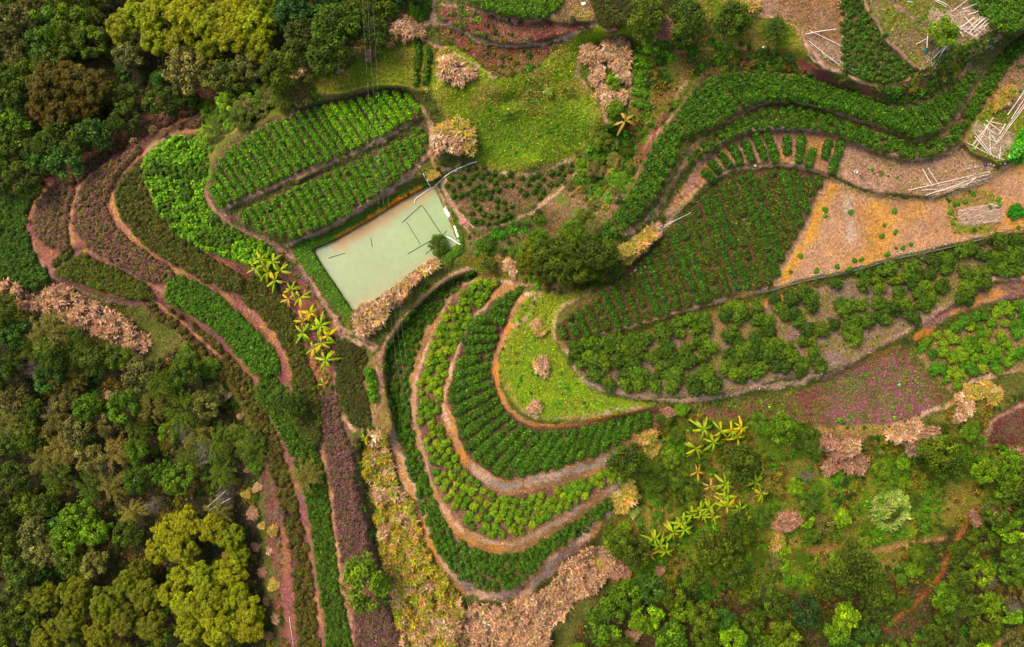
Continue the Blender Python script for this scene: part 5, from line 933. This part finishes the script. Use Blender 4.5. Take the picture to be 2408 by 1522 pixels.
straw("2290,290 2360,300 2385,330 2345,375 2300,340 2285,310", "tangle of dry stalks inside the pole frame at right", 1500)
straw("2160,425 2200,440 2240,420 2330,400 2320,430 2200,465", "dry stalks scattered under long loose poles", 700, .3)
straw("2190,20 2215,30 2210,70 2180,60", "dry stalks on the terrace left of the crossed poles", 300)
straw("2258,492 2345,478 2348,522 2262,530", "rectangular bed of grey straw on the orange field", 1400, .2)
straw("2170,135 2235,95 2240,110 2190,155", "dry stalks beside the bright round tree", 400)
# ------------------------------------------------------------------ overhead wires
for i, (x0, x1) in enumerate(((852, 1085), (864, 1105), (876, 1130))):
    ctl = pts(f"{x0 - 8},-200 {x0},0 {x0 + 22},330 {x0 + 48},560 {x0 + 85},880 {x0 + 145},1090 {x1},1360 {x1 + 60},1650"); q = along(ctl, 60); s = np.linspace(0, 1, 60); zw = 17 - 14 * s * (1 - s); p = P(q[:, 0], q[:, 1], zw)
    own('overhead_wire', tube(p, [.004] * 60, col('#a8aca0', .8), 4), M_CL, ("leftmost", "middle", "rightmost")[i] + " of three thin overhead wires crossing the terraces", 'wire', 'overhead wires', loc=p[0])
# ------------------------------------------------------------------ the person with a basket
def skin_fig(base, rz):
    import bmesh
    J = dict(pel=(0, 0, .92), ch=(0, .05, 1.25), nk=(0, .09, 1.42), sl=(-.17, .06, 1.36), sr=(.17, .06, 1.36), el=(-.22, .2, 1.12), er=(.22, .22, 1.12), wl=(-.14, .45, 1.1), wr=(.14, .46, 1.12), hl=(-.1, 0, .88), hr=(.1, 0, .88), kl=(-.12, .12, .5), kr=(.12, -.02, .48), al=(-.12, .1, .09), ar=(.12, -.2, .12), fl=(-.13, .26, .04), fr=(.13, -.04, .05))
    Rr = dict(pel=.14, ch=.15, nk=.055, sl=.065, sr=.065, el=.045, er=.045, wl=.03, wr=.03, hl=.095, hr=.095, kl=.06, kr=.06, al=.042, ar=.042, fl=.035, fr=.035)
    E = [('pel', 'ch'), ('ch', 'nk'), ('ch', 'sl'), ('ch', 'sr'), ('sl', 'el'), ('el', 'wl'), ('sr', 'er'), ('er', 'wr'), ('pel', 'hl'), ('pel', 'hr'), ('hl', 'kl'), ('kl', 'al'), ('al', 'fl'), ('hr', 'kr'), ('kr', 'ar'), ('ar', 'fr')]
    J['hd'] = (0, .12, 1.5); Rr['hd'] = .06; J['top'] = (0, .13, 1.62); Rr['top'] = .085; E += [('nk', 'hd'), ('hd', 'top')]
    for s_, w_ in ((-1, 'wl'), (1, 'wr')):
        wx, wy, wz = J[w_]; J[w_ + 'p'] = (wx, wy + .06, wz - .01); Rr[w_ + 'p'] = .03; E.append((w_, w_ + 'p'))
        for f in range(4): nm = f'{w_}{f}'; J[nm + 'a'] = (wx + (f - 1.5) * .02, wy + .11, wz - .02); J[nm + 'b'] = (wx + (f - 1.5) * .022, wy + .15 + (.01 if f in (1, 2) else 0), wz - .05); Rr[nm + 'a'] = Rr[nm + 'b'] = .009; E += [(w_ + 'p', nm + 'a'), (nm + 'a', nm + 'b')]
        J[w_ + 't'] = (wx - s_ * .045, wy + .08, wz); Rr[w_ + 't'] = .01; E.append((w_ + 'p', w_ + 't'))
    names = list(J); m = bpy.data.meshes.new('body'); m.from_pydata([J[k_] for k_ in names], [(names.index(a), names.index(b)) for a, b in E], [])
    o = bpy.data.objects.new('body', m); sc.collection.objects.link(o); md = o.modifiers.new('skin', 'SKIN')
    for i, k_ in enumerate(names): m.skin_vertices[0].data[i].radius = (Rr[k_], Rr[k_]); m.skin_vertices[0].data[i].use_root = k_ == 'pel'
    ss = o.modifiers.new('sub', 'SUBSURF'); ss.levels = ss.render_levels = 2
    dg = bpy.context.evaluated_depsgraph_get(); dg.update(); me_ = bpy.data.meshes.new_from_object(o.evaluated_get(dg)); bpy.data.objects.remove(o)
    V = np.array([v.co[:] for v in me_.vertices]); F = [tuple(f.vertices) for f in me_.polygons]; fc = np.array([V[list(f)].mean(0) for f in F])
    F4 = np.array([f if len(f) == 4 else (*f, f[-1]) for f in F if len(f) == 4])
    sk = col('#c48a68'); K = np.tile(sk, (len(V), 1)); K[(V[:, 2] < .95) & (V[:, 2] > .1)] = col('#2c2430'); K[V[:, 2] <= .1] = col('#b09080'); return V, F4, K, J
pp = site(2022.5, 412.5, 0.0); V, F4, K, J = skin_fig(None, 0)
rt = empty('person', pp, "person standing on the bare terrace in dark red top, reaching forward", 'person'); rt.rotation_euler = (0, 0, math.radians(75))
def child(nm, pr, mt=M_CL): return obj(nm, build(nm, pr, mt), rt, (0, 0, 0), (1, 1, 1))
child('body', [(V, F4, K)])
iv, if_ = ico()
import bmesh
bb = bmesh.new(); bmesh.ops.create_uvsphere(bb, u_segments=16, v_segments=10, radius=1); iv2 = np.array([v.co[:] for v in bb.verts]); f2 = [[v.index for v in f.verts] for f in bb.faces]; bb.free(); f23 = np.array([f for f in f2 if len(f) == 3]); f24 = np.array([f for f in f2 if len(f) == 4])
def ell(c, r, K): V = iv2 * r + c; return [(V, f23, K), (V, f24, K)]
child('head', ell((0, .14, 1.57), (.085, .1, .125), col('#c48a68')) + ell((0, .245, 1.56), (.014, .02, .025), col('#c48a68')) + ell((-.035, .228, 1.585), (.012, .01, .007), col('#181410')) + ell((.035, .228, 1.585), (.012, .01, .007), col('#181410')) + ell((0, .232, 1.51), (.028, .01, .007), col('#8c4038')) + ell((-.087, .13, 1.56), (.012, .02, .032), col('#c48a68')) + ell((.087, .13, 1.56), (.012, .02, .032), col('#c48a68')))
child('hair', ell((0, .105, 1.605), (.1, .105, .115), col('#14100e')) + ell((0, .03, 1.52), (.07, .05, .09), col('#14100e')))
child('top', ell((0, .03, 1.16), (.2, .15, .3), col('#9c1c30', .7)) + ell((-.19, .08, 1.31), (.075, .085, .1), col('#a81c2c', .7)) + ell((.19, .08, 1.31), (.075, .085, .1), col('#a81c2c', .7)) + ell((0, .02, .95), (.175, .14, .12), col('#5c1038', .7)))
bp_ = site(2012.5, 404.7, .2); th = np.linspace(0, 2 * np.pi, 24, endpoint=False); rings = [(.16, .02), (.2, .12), (.23, .26), (.235, .3), (.2, .3), (.17, .16), (.13, .05)]
V = np.vstack([np.c_[np.cos(th) * r_, np.sin(th) * r_, np.full(24, z_)] for r_, z_ in rings]); F = np.array([[j * 24 + i, j * 24 + (i + 1) % 24, (j + 1) * 24 + (i + 1) % 24, (j + 1) * 24 + i] for j in range(6) for i in range(24)]); K = np.tile(col('#d4dcdc', .85), (len(V), 1))
bk = empty('basket', bp_, "round pale basket on the ground left of the person", 'basket'); obj('basket_wall', build('basket_wall', [(V, F, K)], M_CL), bk); th2 = np.arange(24)
obj('basket_contents', build('basket_contents', [(np.vstack([np.c_[np.cos(th) * .17, np.sin(th) * .17, np.full(24, .15)], (0, 0, .2)]), np.array([[i, (i + 1) % 24, 24] for i in range(24)]), col('#4c6a50'))], M_CL), bk)
print('objects', len(sc.objects))
